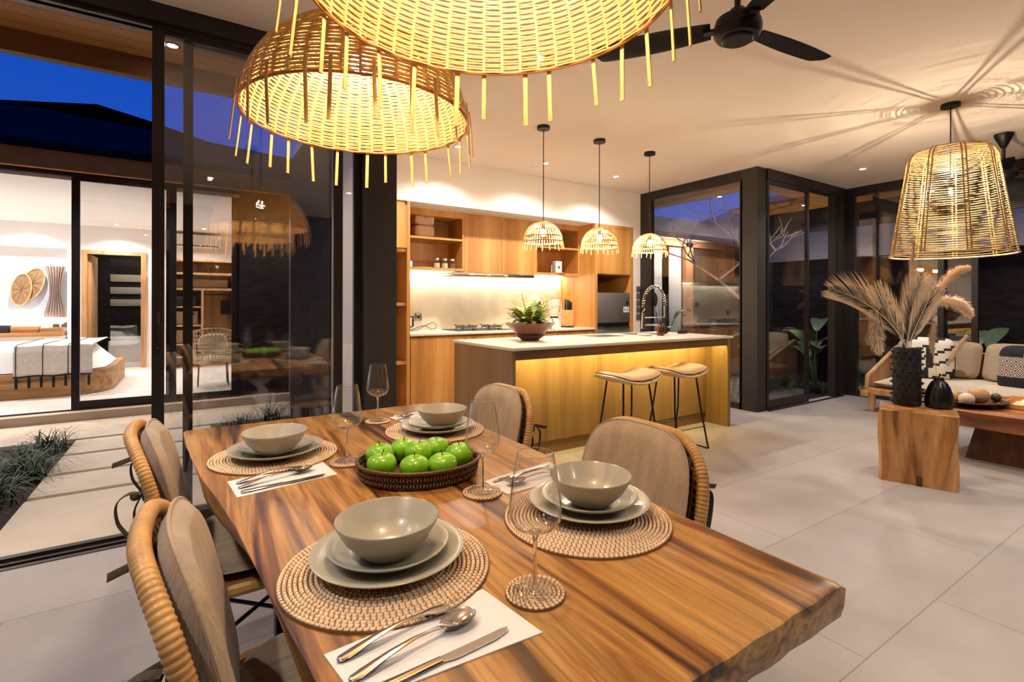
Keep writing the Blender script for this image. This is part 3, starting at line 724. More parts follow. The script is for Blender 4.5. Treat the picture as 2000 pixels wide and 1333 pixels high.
# fridge housing
t = thing('fridge_housing', 'tall oak housing around the grey refrigerator', 'cabinet', (4.593, KF, 0))
M().box(0, 0, 0, .045, .733, 2.344).box(.685, 0, 0, .73, .733, 2.344).box(.045, 0, 2.30, .685, .733, 2.344).box(.045, .70, 0, .685, .735, 2.30).box(.045, .02, 1.655, .685, .7, 1.68).build('body', 'oak', t, smooth=False)
M().box(.05, 0, 1.665, .68, .02, 2.296).build('door', 'oak', t, smooth=False)
t = thing('refrigerator', 'dark grey two-door refrigerator in the oak housing', 'refrigerator', (4.64, KF + .01, 0))
M().box(.01, .05, 0, .63, .66, 1.40, bev=.006).build('body', 'fridge_grey', t)
ud = M().box(.01, 0, .985, .63, .05, 1.405, bev=.008).build('upper_door', 'fridge_grey', t)
ld = M().box(.01, 0, .05, .63, .05, .915, bev=.008).build('lower_door', 'fridge_grey', t)
M().box(.02, .015, .915, .62, .05, .985).build('handle_recess', 'black_plastic', t)
mm = M()
for s_ in (1,):
    mm.tube([(.02, .0, .925), (.10, .0, .925), (.16, .0, .905), (.48, .0, .905), (.54, .0, .925), (.62, .0, .925)], .008, 6)
mm.build('handle', 'brushed', ld)
M().box(.50, -.003, 1.13, .61, 0, 1.21).build('energy_label', 'white_plastic', ud, smooth=False)
M().box(.55, -.003, 1.23, .60, 0, 1.29).build('door_sticker', 'brushed', ud, smooth=False)
mm = M()
for x in (.528, .582): mm.box(x - .012, -.005, 1.165, x + .012, -.003, 1.171).box(x - .003, -.005, 1.15, x + .003, -.003, 1.186)
mm.build('label_marks', 'black_plastic', ud, smooth=False)
M().tube([(.575, -.003, 1.33), (.575, 0, 1.33)], .012, 14).build('badge', 'chrome', ud)
# cooker hood
t = thing('cooker_hood', 'slim stainless cooker hood under the wall cupboards', 'cooker hood', (2.52, 5.13, 1.575))
M().box(0, 0, 0, 1.13, .50, .035, bev=.004).build('body', 'brushed', t)
M().box(.25, .23, .035, 1.31 - .25, .5, .055).build('duct_plate', 'brushed', t)
mm = M()
for x in (.2, .44, .68, .92): mm.box(x, -.003, .008, x + .05, 0, .026)
mm.build('controls', 'chrome', t, smooth=False)
# under-cupboard light strip
o = M().box(1.99, 5.70, 1.612, 4.57, 5.735, 1.625).build('led_strip', 'led_white', smooth=False); tag(o, 'white light strip under the kitchen wall cupboards above the stone splashback', 'light strip')
area('splash_lamp', (3.28, 5.71, 1.608), 2.5, .03, 6, (1, .93, .72), rot=(R(8), 0, 0), parent=None)
# hob
t = thing('gas_hob', 'gas hob with two burners in the back worktop', 'hob', (2.60, 5.18, .926))
M().box(0, 0, 0, .78, .44, .008, bev=.003).build('plate', 'black_plastic', t)
for cx in (.22, .58):
    bu = M().lathe([(.0, .008), (.075, .008), (.075, .02), (.05, .028), (.05, .036), (0, .036)], 24, (cx, .22, 0)).build('burner', 'brushed', t)
    g2 = M()
    for k in range(4):
        a = PI / 4 + k * PI / 2
        g2.tube([(cx + .13 * math.cos(a), .22 + .13 * math.sin(a), .008), (cx + .125 * math.cos(a), .22 + .125 * math.sin(a), .05), (cx + .04 * math.cos(a), .22 + .04 * math.sin(a), .056)], .006, 5)
        g2.tube([(cx + .125 * math.cos(a), .22 + .125 * math.sin(a), .05), (cx + .155 * math.cos(a), .22 + .155 * math.sin(a), .066)], .005, 5)
    g2.tube([(cx + .125 * math.cos(q * PI / 8), .22 + .125 * math.sin(q * PI / 8), .036) for q in range(16)], .005, 5, closed=True)
    g2.build('pan_support', 'black_iron', bu)
    M().cyl((cx, .035, .008), .018, .02, 14).build('knob', 'black_plastic', t)
# socket, kettle and its lead
o = M().box(2.30, 5.753, 1.04, 2.39, 5.765, 1.13, bev=.003).build('wall_socket', 'brushed')
tag(o, 'grey power socket on the stone splashback beside the kettle', 'socket')
M().tube([(2.345, 5.748, 1.085), (2.345, 5.755, 1.085)], .02, 16).build('socket_face', 'black_plastic', o)
t = thing('kettle', 'black kettle in the left corner of the back worktop', 'kettle', (2.06, 5.50, .925))
M().lathe([(0, 0), (.075, 0), (.08, .03), (.07, .12), (.055, .2), (.045, .215), (0, .22)], 24).build('body', 'black_plastic', t)
M().tube([(.07, 0, .17), (.115, 0, .17), (.115, 0, .06), (.078, 0, .05)], .011, 8).build('handle', 'black_plastic', t)
M().cyl((0, 0, .215), .012, .025, 12).build('lid_knob', 'chrome', t)
o = M().tube([(2.14, 5.46, .93), (2.2, 5.42, .945), (2.30, 5.40, 1.0), (2.38, 5.40, 1.03), (2.43, 5.40, 1.0), (2.41, 5.40, .955), (2.36, 5.40, .945), (2.31, 5.41, .985), (2.26, 5.44, .99), (2.18, 5.6, .93)], .004, 6).build('kettle_lead', 'black_plastic'); tag(o, 'thin black looped lead on the worktop right of the kettle', 'lead')
# coffee machine / blender behind the fern, knife block
t = thing('stand_mixer', 'rounded white appliance on the back worktop behind the fern', 'appliance', (3.85, 5.42, .925))
M().lathe([(0, 0), (.085, 0), (.085, .02), (.06, .03), (.055, .25), (.075, .30), (.08, .38), (.06, .43), (0, .45)], 24).build('body', 'cream_plastic', t)
M().box(-.03, -.12, .27, .03, -.05, .36, bev=.01).build('spout', 'brushed', t)
t = thing('blender', 'white blender with a pale jug between the fern and the knife block', 'blender', (4.16, 5.38, .925))
M().lathe([(0, 0), (.075, 0), (.075, .06), (.055, .13), (0, .13)], 24).build('base', 'white_plastic', t)
M().lathe([(0, .15), (.05, .15), (.085, .36), (.085, .38), (0, .385)], 24).build('jug', 'cream_plastic', t)
M().lathe([(0, .13), (.058, .13), (.058, .152), (0, .152)], 20).build('collar', 'black_plastic', t)
M().tube([(.07, 0, .34), (.12, 0, .33), (.115, 0, .2), (.06, 0, .18)], .009, 7).build('handle', 'cream_plastic', t)
t = thing('knife_block', 'wooden knife block with black handled knives beside the fridge unit', 'knife block', (4.36, 5.32, .925))
M().box(-.06, -.05, 0, .06, .09, .02, bev=.004).build('foot', 'black_plastic', t)
M().box(-.055, -.045, .02, .055, .085, .24, bev=.004).build('block', 'bamboo_tray', t)
for i, (x, y, h_) in enumerate(((-.03, -.02, .12), (.0, -.02, .13), (.03, -.02, .11), (-.02, .04, .15), (.02, .04, .14))):
    M().box(x - .009, y - .012, .24, x + .009, y + .012, .24 + h_, bev=.003).build('knife_handle', 'black_plastic', t)
# switches on the white return
t = thing('light_switch_column', 'column of dark switch plates on the white wall beside the glass', 'switches', (5.42, 5.04, 1.02))
for k in range(5): M().box(-.035, -.008, k * .1, .045, 0, k * .1 + .085, bev=.003).build('switch_plate', 'wicker_brown' if k == 9 else 'fridge_grey', t)
# shelf contents
t = thing('ceramic_figure', 'pale clay double jar with a face on the upper left shelf', 'jar', (2.30, 5.52, 2.026))
def lump(hw, hd, z0, z1, n=5):
    mm = M(); 
    mm.grid(lambda u, v: (hw * (1 - (2 * abs(v - .5)) ** 8 * .35) * sgnpow(math.cos(2 * PI * u), 2 / n), hd * (1 - (2 * abs(v - .5)) ** 8 * .35) * sgnpow(math.sin(2 * PI * u), 2 / n), z0 + (z1 - z0) * v), 36, 16, cu=True)
    for v in (0, 1):
        pass
    mm.b.verts.ensure_lookup_table()
    bmesh.ops.holes_fill(mm.b, edges=mm.b.edges[:], sides=0)
    return mm
lump(.125, .09, 0, .145).build('lower_jar', 'jug_clay', t)
lump(.125, .09, .146, .29).build('upper_jar', 'jug_clay', t)
mm = M()
for x in (-.015, .03): mm.ball((x, -.09, .245), .009)
mm.ball((.005, -.092, .225), .007); mm.build('face', 'black_plastic', t)
for i, (x, f_) in enumerate(((2.46, 'spice'), (2.565, 'spice'), (2.665, 'spice_brown'))):
    t = thing('glass_jar', ['left glass jar with white contents and a steel lid on the shelf', 'middle glass jar with pale nuts and a steel lid on the shelf', 'right glass jar with brown spice and a steel lid on the shelf'][i], 'jar', (x, 5.47, 1.67), group='lidded glass jars on the lower left shelf')
    M().lathe([(0, 0), (.04, 0), (.043, .01), (.043, .08), (.036, .095), (.034, .095), (.040, .078), (.040, .008), (0, .006)], 24).build('glass', 'jar_glass', t)
    M().cyl((0, 0, .096), .037, .025, 20).build('lid', 'chrome', t)
    M().cyl((0, 0, .008), .038, .055, 20).build('contents', f_, t)
for x, y, h_, mt, l_ in ((2.03, 5.46, .17, 'cream_plastic', 'pale tall bottle at the left end of the lower shelf'), (2.10, 5.52, .16, 'black_plastic', 'dark bottle behind the pale one on the lower shelf'), (2.095, 5.41, .09, 'white_plastic', 'short white pot in front of the bottles on the lower shelf')):
    t = thing('bottle' if h_ > .1 else 'small_pot', l_, 'bottle' if h_ > .1 else 'pot', (x, y, 1.67))
    if h_ > .1:
        M().lathe([(0, 0), (.03, 0), (.03, h_ * .6), (.014, h_ * .75), (.014, h_ * .9), (0, h_ * .9)], 20).build('body', mt, t)
        M().cyl((0, 0, h_ * .9), .016, h_ * .1, 14).build('cap', 'cream_plastic', t)
    else:
        M().lathe([(0, 0), (.032, 0), (.035, .05), (.03, .065), (0, .065)], 20).build('body', mt, t)
        M().cyl((0, 0, .065), .033, .022, 18).build('cap', 'terracotta_dark', t)
o = M().prism([(2.22, 5.40), (2.36, 5.38), (2.42, 5.47), (2.28, 5.5)], 1.67, 1.678).build('wooden_coaster', 'teak_x'); tag(o, 'thin wooden board lying on the lower left shelf', 'board')
t = thing('first_aid_box', 'small white box with a red cross on the right kitchen shelf', 'box', (4.28, 5.46, 1.67))
M().box(-.055, -.03, 0, .055, .04, .17, bev=.003).build('box_body', 'paper', t)
M().box(-.022, -.032, .078, .022, -.03, .092).box(-.007, -.032, .063, .007, -.03, .107).build('cross', 'red_mark', t)
for k, x in enumerate((4.165, 4.20)):
    o = M().lathe([(0, 0), (.016, 0), (.018, .1), (.012, .115), (0, .115)], 16).build('spice_shaker', 'brushed', loc=(x, 5.45 + .02 * k, 1.67)); tag(o, ['left', 'right'][k] + ' small grey shaker beside the white box with the cross', 'shaker')
o = M().lathe([(0, 0), (.05, 0), (.065, .008), (0, .008)], 24).build('saucer', 'white_plastic', loc=(4.27, 5.385, 1.67)); tag(o, 'small white saucer in front of the box with the cross', 'saucer')
o = M().box(3.88, 5.5, 2.026, 4.1, 5.66, 2.20, bev=.01).build('storage_box', 'fascia_beige'); tag(o, 'beige box on the upper right kitchen shelf behind the pendant lamp', 'box')

# ================================================================ ISLAND
t = thing('kitchen_island', 'oak kitchen island with a recessed lit front panel', 'kitchen island', (1.965, 3.04, 0))
M().box(.012, .012, 0, .04, .97, .90).build('left_side', 'oak_island', t, smooth=False)
M().box(2.62, .012, 0, 2.665, .97, .90).build('right_side', 'oak_island', t, smooth=False)
M().box(.04, .012, .83, 2.62, .03, .90).build('apron', 'oak_island_dark', t, smooth=False)
M().box(.04, .26, .11, 2.62, .97, .90).build('front_panel', 'oak_island', t, smooth=False)
M().box(.04, .275, 0, 2.62, .93, .11).build('plinth', 'oak_island_dark', t, smooth=False)
M().box(.06, .034, .875, 2.60, .05, .89).build('led_strip', 'led_amber', t, smooth=False)
area('island_strip_lamp', (1.33, .065, .872), 2.5, .02, 9, (1, .76, .26), rot=(R(28), 0, 0), parent=t)
t = thing('island_worktop', 'pale stone worktop on the kitchen island', 'worktop', (1.962, 3.03, .902))
M().box(0, 0, 0, 2.69, .99, .023, bev=.002).build('slab', 'marble', t)
M().box(1.35, .56, .0235, 1.72, .84, .026).build('inset_hob', 'brushed', t, smooth=False)
M().box(1.93, .60, .0235, 2.34, .90, .025).build('sink_basin', 'brushed', t, smooth=False)
t = thing('kitchen_tap', 'tall chrome spring tap on the island sink', 'tap', (4.36, 3.66, .927))
M().cyl((0, 0, 0), .026, .17, 20).build('base', 'black_iron', t)
M().tube([(0, 0, .17), (0, 0, .30)], .014, 12).build('riser', 'chrome', t)
arc = [(-.17 + .17 * math.cos(a), 0, .30 + .21 * math.sin(a)) for a in [PI * i / 40 for i in range(41)]]
arc = arc + [(-.34, 0, .27), (-.34, 0, .22)]
sp = []; L_ = len(arc) - 1; turns = 26
for i in range(turns * 10 + 1):
    u = i / (turns * 10) * L_; k = min(int(u), L_ - 1); fr = u - k
    p = Vector(arc[k]).lerp(Vector(arc[k + 1]), fr); d = (Vector(arc[k + 1]) - Vector(arc[k])).normalized(); nn = Vector((0, 1, 0)); bb = d.cross(nn)
    a = 2 * PI * i / 10; sp.append(p + .015 * (math.cos(a) * nn + math.sin(a) * bb))
M().tube(sp, .0042, 5).build('spring', 'chrome', t)
M().tube(arc, .008, 8).build('hose', 'black_iron', t)
M().tube([(-.34, 0, .23), (-.345, 0, .12), (-.345, 0, .06)], [.016, .02, .022], 14).build('spray_head', 'chrome', t)
M().tube([(0, 0, .18), (-.33, 0, .18)], .007, 8).build('support_arm', 'chrome', t)
M().tube([(0, 0, .10), (-.30, 0, .10)], .010, 8).build('spout', 'chrome', t)
M().tube([(.02, 0, .07), (.10, 0, .075)], .008, 8).build('lever', 'chrome', t)
t = thing('soap_bottle', 'amber soap bottle with a black pump in front of the tap', 'soap bottle', (4.04, 3.45, .925))
M().lathe([(0, 0), (.034, 0), (.036, .01), (.036, .09), (.026, .11), (.014, .118), (0, .118)], 24).build('bottle_body', 'amber', t)
M().lathe([(0, .118), (.014, .118), (.014, .135), (.005, .137), (.005, .155), (0, .155)], 14).build('pump', 'black_plastic', t)
M().tube([(0, 0, .155), (-.03, -.01, .152)], .005, 6).build('nozzle', 'black_plastic', t)
o = M().tube([(4.11, 3.47, .93), (4.13, 3.47, 1.03)], [.012, .006], 8).build('dish_brush', 'black_plastic'); tag(o, 'small dark dish brush standing behind the soap bottle', 'brush')
o = M().box(4.44, 3.52, .925, 4.56, 3.56, .965, bev=.004).build('sponge_holder', 'black_plastic'); tag(o, 'low dark holder on the island right of the tap', 'holder')
o = M().lathe([(0, 0), (.06, 0), (.075, .02), (.07, .022), (0, .006)], 24).build('soap_dish', 'white_plastic', loc=(3.86, 3.50, .925)); tag(o, 'shallow white dish beside the island sink', 'dish')

# potted fern
t = thing('potted_fern', 'wide terracotta bowl of fern on the island worktop', 'potted plant', (2.53, 3.62, .925))
M().lathe([(0, 0), (.075, 0), (.085, .012), (.135, .045), (.13, .052), (.07, .02), (0, .02)], 36).build('saucer', 'terracotta_dark', t)
M().lathe([(0, .02), (.075, .02), (.10, .035), (.22, .145), (.225, .155), (.212, .155), (.10, .055), (0, .05)], 40).build('pot', 'terracotta', t)
M().lathe([(0, .11), (.16, .115)], 24).build('soil', 'soil', t)
def frond(mm, base, az, ln, lift, droop, w_=.03, k=11):
    pts = []
    for i in range(k + 1):
        u = i / k; r_ = ln * u; z = lift * u - droop * u * u
        pts.append(Vector(base) + Vector((math.cos(az) * r_, math.sin(az) * r_, z)))
    side = Vector((-math.sin(az), math.cos(az), 0))
    mm.tube(pts, .0016, 4)
    for i in range(1, k):
        u = i / k; ww = w_ * math.sin(PI * (u * .85 + .12)) ** .7
        d = (pts[i + 1] - pts[i - 1]).normalized()
        for s_ in (-1, 1):
            tip = pts[i] + side * s_ * ww + d * .014 + Vector((0, 0, random.uniform(-.006, .006)))
            a = pts[i] - d * .009; c = pts[i] + d * .009; mid = (pts[i] + tip) / 2
            v = [mm.b.verts.new(q) for q in (a, mid - d * .011, tip, mid + d * .011, c)]
            mm.b.faces.new(v)
for q, mt in enumerate(('fern_leaf', 'fern_leaf_red')):
    mm = M()
    for i in range(46 if q == 0 else 16):
        az = random.uniform(0, 2 * PI); frond(mm, (random.uniform(-.05, .05), random.uniform(-.05, .05), .115), az, random.uniform(.14, .26), random.uniform(.18, .40), random.uniform(.06, .26), .040)
    if q == 0:
        frond(mm, (0, 0, .115), R(-33), .32, .36, .14, .03); frond(mm, (0, 0, .115), R(150), .30, .20, .24, .034); frond(mm, (-.02, 0, .115), R(140), .16, .32, .08, .034); frond(mm, (0, 0, .115), R(160), .08, .30, .0, .036)
    mm.build('fronds' if q == 0 else 'young_fronds', mt, t)

# ================================================================ BAR STOOLS
def make_stool(loc, rz, label):
    t = thing('bar_stool', label, 'stool', loc, rz, 'bar stools at the island')
    sad = lambda u: .055 * (u / .25) ** 2
    pad(lambda u, v, w: (u, v, .635 + sad(u) + w * .9), .25, .175, .02, n=4, back=.02).build('woven_seat', 'cane_light', t)
    M().tube([(.253 * sgnpow(math.cos(a), .5), .178 * sgnpow(math.sin(a), .5), .635 + sad(.253 * sgnpow(math.cos(a), .5))) for a in [2 * PI * i / 64 for i in range(64)]], .011, 6, closed=True).build('seat_rim', 'cane_light', t)
    pad(lambda u, v, w: (u, v, .657 + sad(u) + w), .242, .168, .034, n=5.5, back=.008).build('seat_cushion', 'stool_cloth', t)
    for sx_, sy_ in ((-1, -1), (1, -1), (-1, 1), (1, 1)):
        M().tube([(sx_ * .14, sy_ * .09, .635), (sx_ * .17, sy_ * .12, .34), (sx_ * .19, sy_ * .175, .03), (sx_ * .19, sy_ * .185, .012), (sx_ * .19, sy_ * .16, .006)], .0078, 8).build('leg', 'black_iron', t)
    for sx_ in (-1, 1):
        M().tube([(sx_ * .19, -.165, .006), (sx_ * .19, .165, .006)], .006, 8).build('foot_rail', 'black_iron', t)
    for sy_ in (-1, 1):
        M().tube([(-.181, sy_ * .147, .19), (.181, sy_ * .147, .19)], .0045, 6).build('stretcher', 'black_iron', t)
    M().tube([(-.22, -.12, .64), (-.235, -.14, .60), (-.225, -.15, .57), (-.24, -.155, .54)], .0022, 4).build('tie', 'cane', t)
    return t
s1 = make_stool((2.93, 2.83, 0), R(0), 'nearer black wire bar stool with tan cushion, left of the pair')
dup(s1, (3.56, 2.86, 0), R(0), 'farther black wire bar stool with tan cushion, beside the island end')
# ================================================================ DINING TABLE
TT = .745
t = thing('dining_table', 'long live-edge wooden dining table set for four', 'table', (0, 0, 0))
left = [(.30, -.35), (.26, -.1), (.21, .2), (.17, .45), (.145, .62), (.137, .738), (.126, .84), (.122, .884), (.110, 1.003), (.099, 1.114), (.084, 1.283), (.058, 1.478), (.024, 1.695), (-.004, 1.965), (-.027, 2.33)]
left = [(.155, .428), (.148, .60)] + left[5:]
right = [(1.020, 2.345), (1.024, 2.0), (1.022, 1.544), (1.014, 1.1), (1.006, .841), (1.004, .6), (1.008, .452)]
def smooth_line(p, k=4):
    o = []
    for i in range(len(p) - 1):
        for j in range(k):
            a = j / k; o.append((p[i][0] * (1 - a) + p[i + 1][0] * a, p[i][1] * (1 - a) + p[i + 1][1] * a))
    return o + [p[-1]]
L_, R_ = smooth_line(left, 3), smooth_line(right, 4)
near = [(1.0 - (1.0 - .16) * i / 24, .428 + .0012 * math.sin(i * 1.7) + .0008 * math.sin(i * 4.1)) for i in range(25)]
far = [(-.02 + 1.03 * i / 12, 2.352 + .003 * math.sin(i * 2.)) for i in range(13)]
out = L_ + far + R_ + near
seen = []; 
for p in out:
    if not seen or (abs(p[0] - seen[-1][0]) + abs(p[1] - seen[-1][1])) > .004: seen.append(p)
out = seen
def off(p, d):
    cx, cy = .56, 1.39
    dx, dy = cx - p[0], cy - p[1]
    kx = d * min(1, abs(dx) / .25); 
    return (p[0] + math.copysign(min(abs(dx), d), dx) * (1 if abs(dx) > .3 else 0), p[1] + math.copysign(min(abs(dy), d), dy) * (1 if abs(dy) > .93 else 0))
mm = M(); lays = []
for z, d in ((TT, .006), (TT - .003, .001), (TT - .012, 0), (TT - .045, .002), (TT - .064, .006), (TT - .07, .012)):
    ring = []
    for i, p in enumerate(out):
        q = off(p, d)
        if p[0] > .9 and z > TT - .002: q = (q[0] - .022, q[1])
        elif p[0] > .9 and z > TT - .004: q = (q[0] - .018, q[1])
        if p[0] < .3 and z < TT - .01: q = (q[0] + .012 * (1 + math.sin(p[1] * 7)) * (TT - z) / .07, q[1])
        ring.append(mm.b.verts.new((q[0], q[1], z)))
    lays.append(ring)
n = len(out)
for A, B in zip(lays, lays[1:]):
    for j in range(n): mm.b.faces.new((A[j], B[j], B[(j + 1) % n], A[(j + 1) % n]))
mm.b.faces.new(lays[0]); mm.b.faces.new(lays[-1][::-1])
mm.build('tabletop', 'suar', t, ang=50)
for y in (.78, 2.0):
    for x in (.30, .84):
        M().box(x - .04, y - .03, 0, x + .04, y + .03, .66).build('leg', 'black_iron', t, smooth=False)
    M().box(.20, y - .04, .655, .94, y + .04, .675).build('mounting_plate', 'black_iron', t, smooth=False)
    M().box(.34, y - .025, .02, .80, y + .025, .07).build('foot_bar', 'black_iron', t, smooth=False)

# ---- woven mats
def woven_disc(r, pitch, stitch, th):
    mm = M(); nr = int(r / pitch); prof = []
    na = int(2 * PI * r / stitch / 2) * 4
    rows = []
    for k in range(nr):
        for q, hz in ((0, 0), (.3, .85), (.7, .85)):
            rr = (k + q) * pitch
            if rr < 1e-6: rr = .001
            per = max(6, int(2 * PI * rr / stitch))
            row = []
            for j in range(na):
                a = 2 * PI * j / na
                s_ = .45 + .55 * abs(math.sin(a * per / 2 + k * 1.3)) if hz else .25
                row.append(mm.b.verts.new((rr * math.cos(a), rr * math.sin(a), th * (.15 + .95 * hz * s_ if hz else .15))))
            rows.append(row)
    rows.append([mm.b.verts.new((nr * pitch * math.cos(2 * PI * j / na), nr * pitch * math.sin(2 * PI * j / na), th * .5)) for j in range(na)])
    rows.append([mm.b.verts.new((nr * pitch * math.cos(2 * PI * j / na), nr * pitch * math.sin(2 * PI * j / na), 0)) for j in range(na)])
    for A, B in zip(rows, rows[1:]):
        for j in range(na): mm.b.faces.new((A[j], A[(j + 1) % na], B[(j + 1) % na], B[j]))
    mm.b.faces.new(rows[0][::-1]); mm.b.faces.new(rows[-1])
    return mm
seats = [((.316, .925), 'near left, beside the largest cutlery set'), ((.782, .886), 'near right, in front of the right-hand near chair'),
         ((.233, 1.802), 'far left corner of the table'), ((.814, 1.82), 'far right corner of the table')]
where = ['at the nearest left place setting', 'at the near right place setting', 'at the far left place setting', 'at the far right place setting']
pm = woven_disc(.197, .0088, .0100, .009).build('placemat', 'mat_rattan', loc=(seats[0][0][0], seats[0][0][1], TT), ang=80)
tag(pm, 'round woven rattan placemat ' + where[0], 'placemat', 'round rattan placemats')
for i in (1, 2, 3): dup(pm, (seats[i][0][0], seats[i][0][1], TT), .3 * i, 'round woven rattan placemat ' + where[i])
co = woven_disc(.057, .0075, .0095, .008).build('coaster', 'coaster_rattan', loc=(.503, .703, TT), ang=80)
tag(co, 'round woven coaster under the nearest wine glass', 'coaster', 'round rattan coasters')
gl = [(.503, .703), (.650, 1.15), (.414, 1.60), (.667, 2.083)]
gw = ['nearest wine glass, beside the near cutlery napkin', 'wine glass right of the apple basket', 'wine glass left of the apple basket', 'farthest wine glass, at the far end of the table']
for i, l_ in ((1, 'round woven coaster under the wine glass right of the apples'), (2, 'round woven coaster under the wine glass left of the apples'), (3, 'round woven coaster under the farthest wine glass')):
    dup(co, (gl[i][0], gl[i][1], TT), .4 * i, l_)
# ---- crockery
plates = [(.322, .938), (.812, .912), (.236, 1.795), (.814, 1.80)]
bowls = [(.314, .922), (.80, .892), (.224, 1.735), (.818, 1.765)]
zc = TT + .009
dp = M().lathe([(0, .004), (.075, .003), (.082, .0), (.088, .003), (.128, .017), (.143, .024), (.1445, .0265), (.142, .028), (.125, .022), (.095, .011), (.085, .0085), (0, .0085)], 72).build('dinner_plate', 'ceramic', loc=(*plates[0], zc), ang=60)
tag(dp, 'large grey-green dinner plate ' + where[0], 'plate', 'large dinner plates')
sp_ = M().lathe([(0, .004), (.055, .003), (.06, .0), (.066, .003), (.10, .016), (.113, .024), (.1145, .0265), (.112, .028), (.097, .021), (.075, .011), (.066, .0085), (0, .0085)], 64).build('side_plate', 'ceramic', loc=(plates[0][0], plates[0][1] - .002, zc + .0115), ang=60)
tag(sp_, 'smaller grey-green plate stacked on the dinner plate ' + where[0], 'plate', 'small plates')
bw = M().lathe([(0, .004), (.036, .003), (.04, .0), (.045, .002), (.055, .011), (.078, .034), (.094, .062), (.0965, .068), (.095, .070), (.0925, .068), (.075, .037), (.05, .014), (.03, .0085), (0, .008)], 72).build('bowl', 'ceramic', loc=(*bowls[0], zc + .0215), ang=60)
tag(bw, 'grey-green bowl on two plates ' + where[0], 'bowl', 'bowls on the plates')
for i in (1, 2, 3):
    dup(dp, (*plates[i], zc), 0, 'large grey-green dinner plate ' + where[i])
    dup(sp_, (plates[i][0], plates[i][1] - .002, zc + .0115), 0, 'smaller grey-green plate stacked on the dinner plate ' + where[i])
    dup(bw, (*bowls[i], zc + .0215), 0, 'grey-green bowl on two plates ' + where[i])
# ---- wine glasses
wg = thing('wine_glass', 'empty ' + gw[0], 'wine glass', (gl[0][0], gl[0][1], TT + .0075), 0, 'wine glasses on coasters')
M().lathe([(0, .0055), (.0045, .011), (.0035, .03), (.0035, .085), (.006, .098), (.012, .1025), (.0, .1035)], 32).build('stem', 'solid_glass', wg, ang=80)
M().lathe([(0, .0), (.036, 0), (.038, .0015), (.036, .003), (.010, .0055), (0, .0058)], 48).build('foot', 'wine_glass', wg, ang=80)
M().lathe([(.004, .102), (.020, .1045), (.036, .112), (.0455, .126), (.0462, .137), (.0455, .15), (.0375, .21), (.0325, .2365), (.0322, .238), (.0318, .2365), (.0365, .21), (.0445, .15), (.045, .137), (.0442, .127), (.035, .1135), (.019, .1062), (0, .1045)], 56).build('glass_bowl', 'wine_glass', wg, ang=80)
M().tube([(.0322 * math.cos(2 * PI * i / 40), .0322 * math.sin(2 * PI * i / 40), .238) for i in range(40)], .0007, 6, closed=True).build('rim', 'solid_glass', wg)
for i in (1, 2, 3): dup(wg, (gl[i][0], gl[i][1], TT + .0075), .5 * i, 'empty ' + gw[i])
# ---- napkins and cutlery
nq = [[(.160, .742), (.178, .628), (.452, .612), (.432, .762)], [(.086, 1.609), (.100, 1.464), (.362, 1.506), (.350, 1.653)],
      [(.697, 1.222), (.702, 1.105), (.96, 1.125), (.955, 1.262)], [(.735, 2.135), (.755, 2.019), (.985, 2.03), (.965, 2.185)]]
nw = ['under the nearest cutlery', 'under the cutlery at the far left place setting', 'under the cutlery right of the apple basket', 'under the farthest cutlery']
for i, q in enumerate(nq):
    o = M().prism([(x - q[0][0], y - q[0][1]) for x, y in q], 0, .0022).build('napkin', 'napkin', loc=(q[0][0], q[0][1], TT), smooth=False)
    tag(o, 'white folded napkin ' + nw[i], 'napkin', 'white napkins')
def blade(prof, z, th=.0016, arch=None):
    """outline by half-widths along x"""
    mm = M(); rows = []
    for x, hw_ in prof:
        zz = z(x) if callable(z) else z
        rows.append([mm.b.verts.new((x, hw_ * math.cos(2 * PI * q / 12), zz + th * sgnpow(math.sin(2 * PI * q / 12), .8))) for q in range(12)])
    for A, B in zip(rows, rows[1:]):
        for j in range(12): mm.b.faces.new((A[j], A[(j + 1) % 12], B[(j + 1) % 12], B[j]))
    mm.b.faces.new(rows[0]); mm.b.faces.new(rows[-1][::-1])
    return mm
HZ = lambda x: .003 + .012 * math.sin(PI * min(1, max(0, x / .20))) ** 1.5
def mk_fork(loc, rz, label):
    t = thing('fork', label, 'fork', loc, rz, 'forks on the napkins')
    blade([(0, .003), (.004, .0075), (.02, .009), (.06, .0065), (.10, .0038), (.13, .0036), (.145, .007), (.155, .0115), (.172, .0125), (.178, .0122)], HZ).build('handle', 'steel', t, ang=80)
    for k in range(4):
        y = -.0098 + k * .0065
        M().tube([(.172, y, HZ(.172)), (.19, y, HZ(.19) - .001), (.212, y * .95, .004 + .002)], [.0019, .0017, .0010], 6).build('tine', 'steel', t)
    return t
def mk_spoon(loc, rz, label):
    t = thing('spoon', label, 'spoon', loc, rz, 'spoons on the napkins')
    blade([(0, .003), (.004, .0075), (.02, .009), (.06, .0065), (.10, .0038), (.135, .0034), (.148, .005)], HZ).build('handle', 'steel', t, ang=80)
    mm = M()
    def f(u, v):
        a = 2 * PI * u; x = math.cos(a) * .032 * v; y = math.sin(a) * .020 * v * (1 + .12 * math.cos(a))
        return (.176 + x, y, .004 + .010 * v ** 2.2)
    mm.grid(f, 32, 8, cu=True); bmesh.ops.solidify(mm.b, geom=mm.b.faces[:], thickness=.0012)
    mm.build('spoon_bowl', 'steel', t, ang=80)
    return t
def mk_knife(loc, rz, label):
    t = thing('knife', label, 'knife', loc, rz, 'knives on the napkins')
    blade([(0, .003), (.004, .008), (.02, .0085), (.08, .0065), (.105, .006)], .0035, .003).build('handle', 'steel', t)
    mm = M(); mm.prism([(.105, -.005), (.125, -.0095), (.19, -.009), (.215, -.004), (.222, .004), (.21, .0065), (.105, .006)], .0022, .0036); mm.build('blade', 'steel', t, smooth=False)
    return t
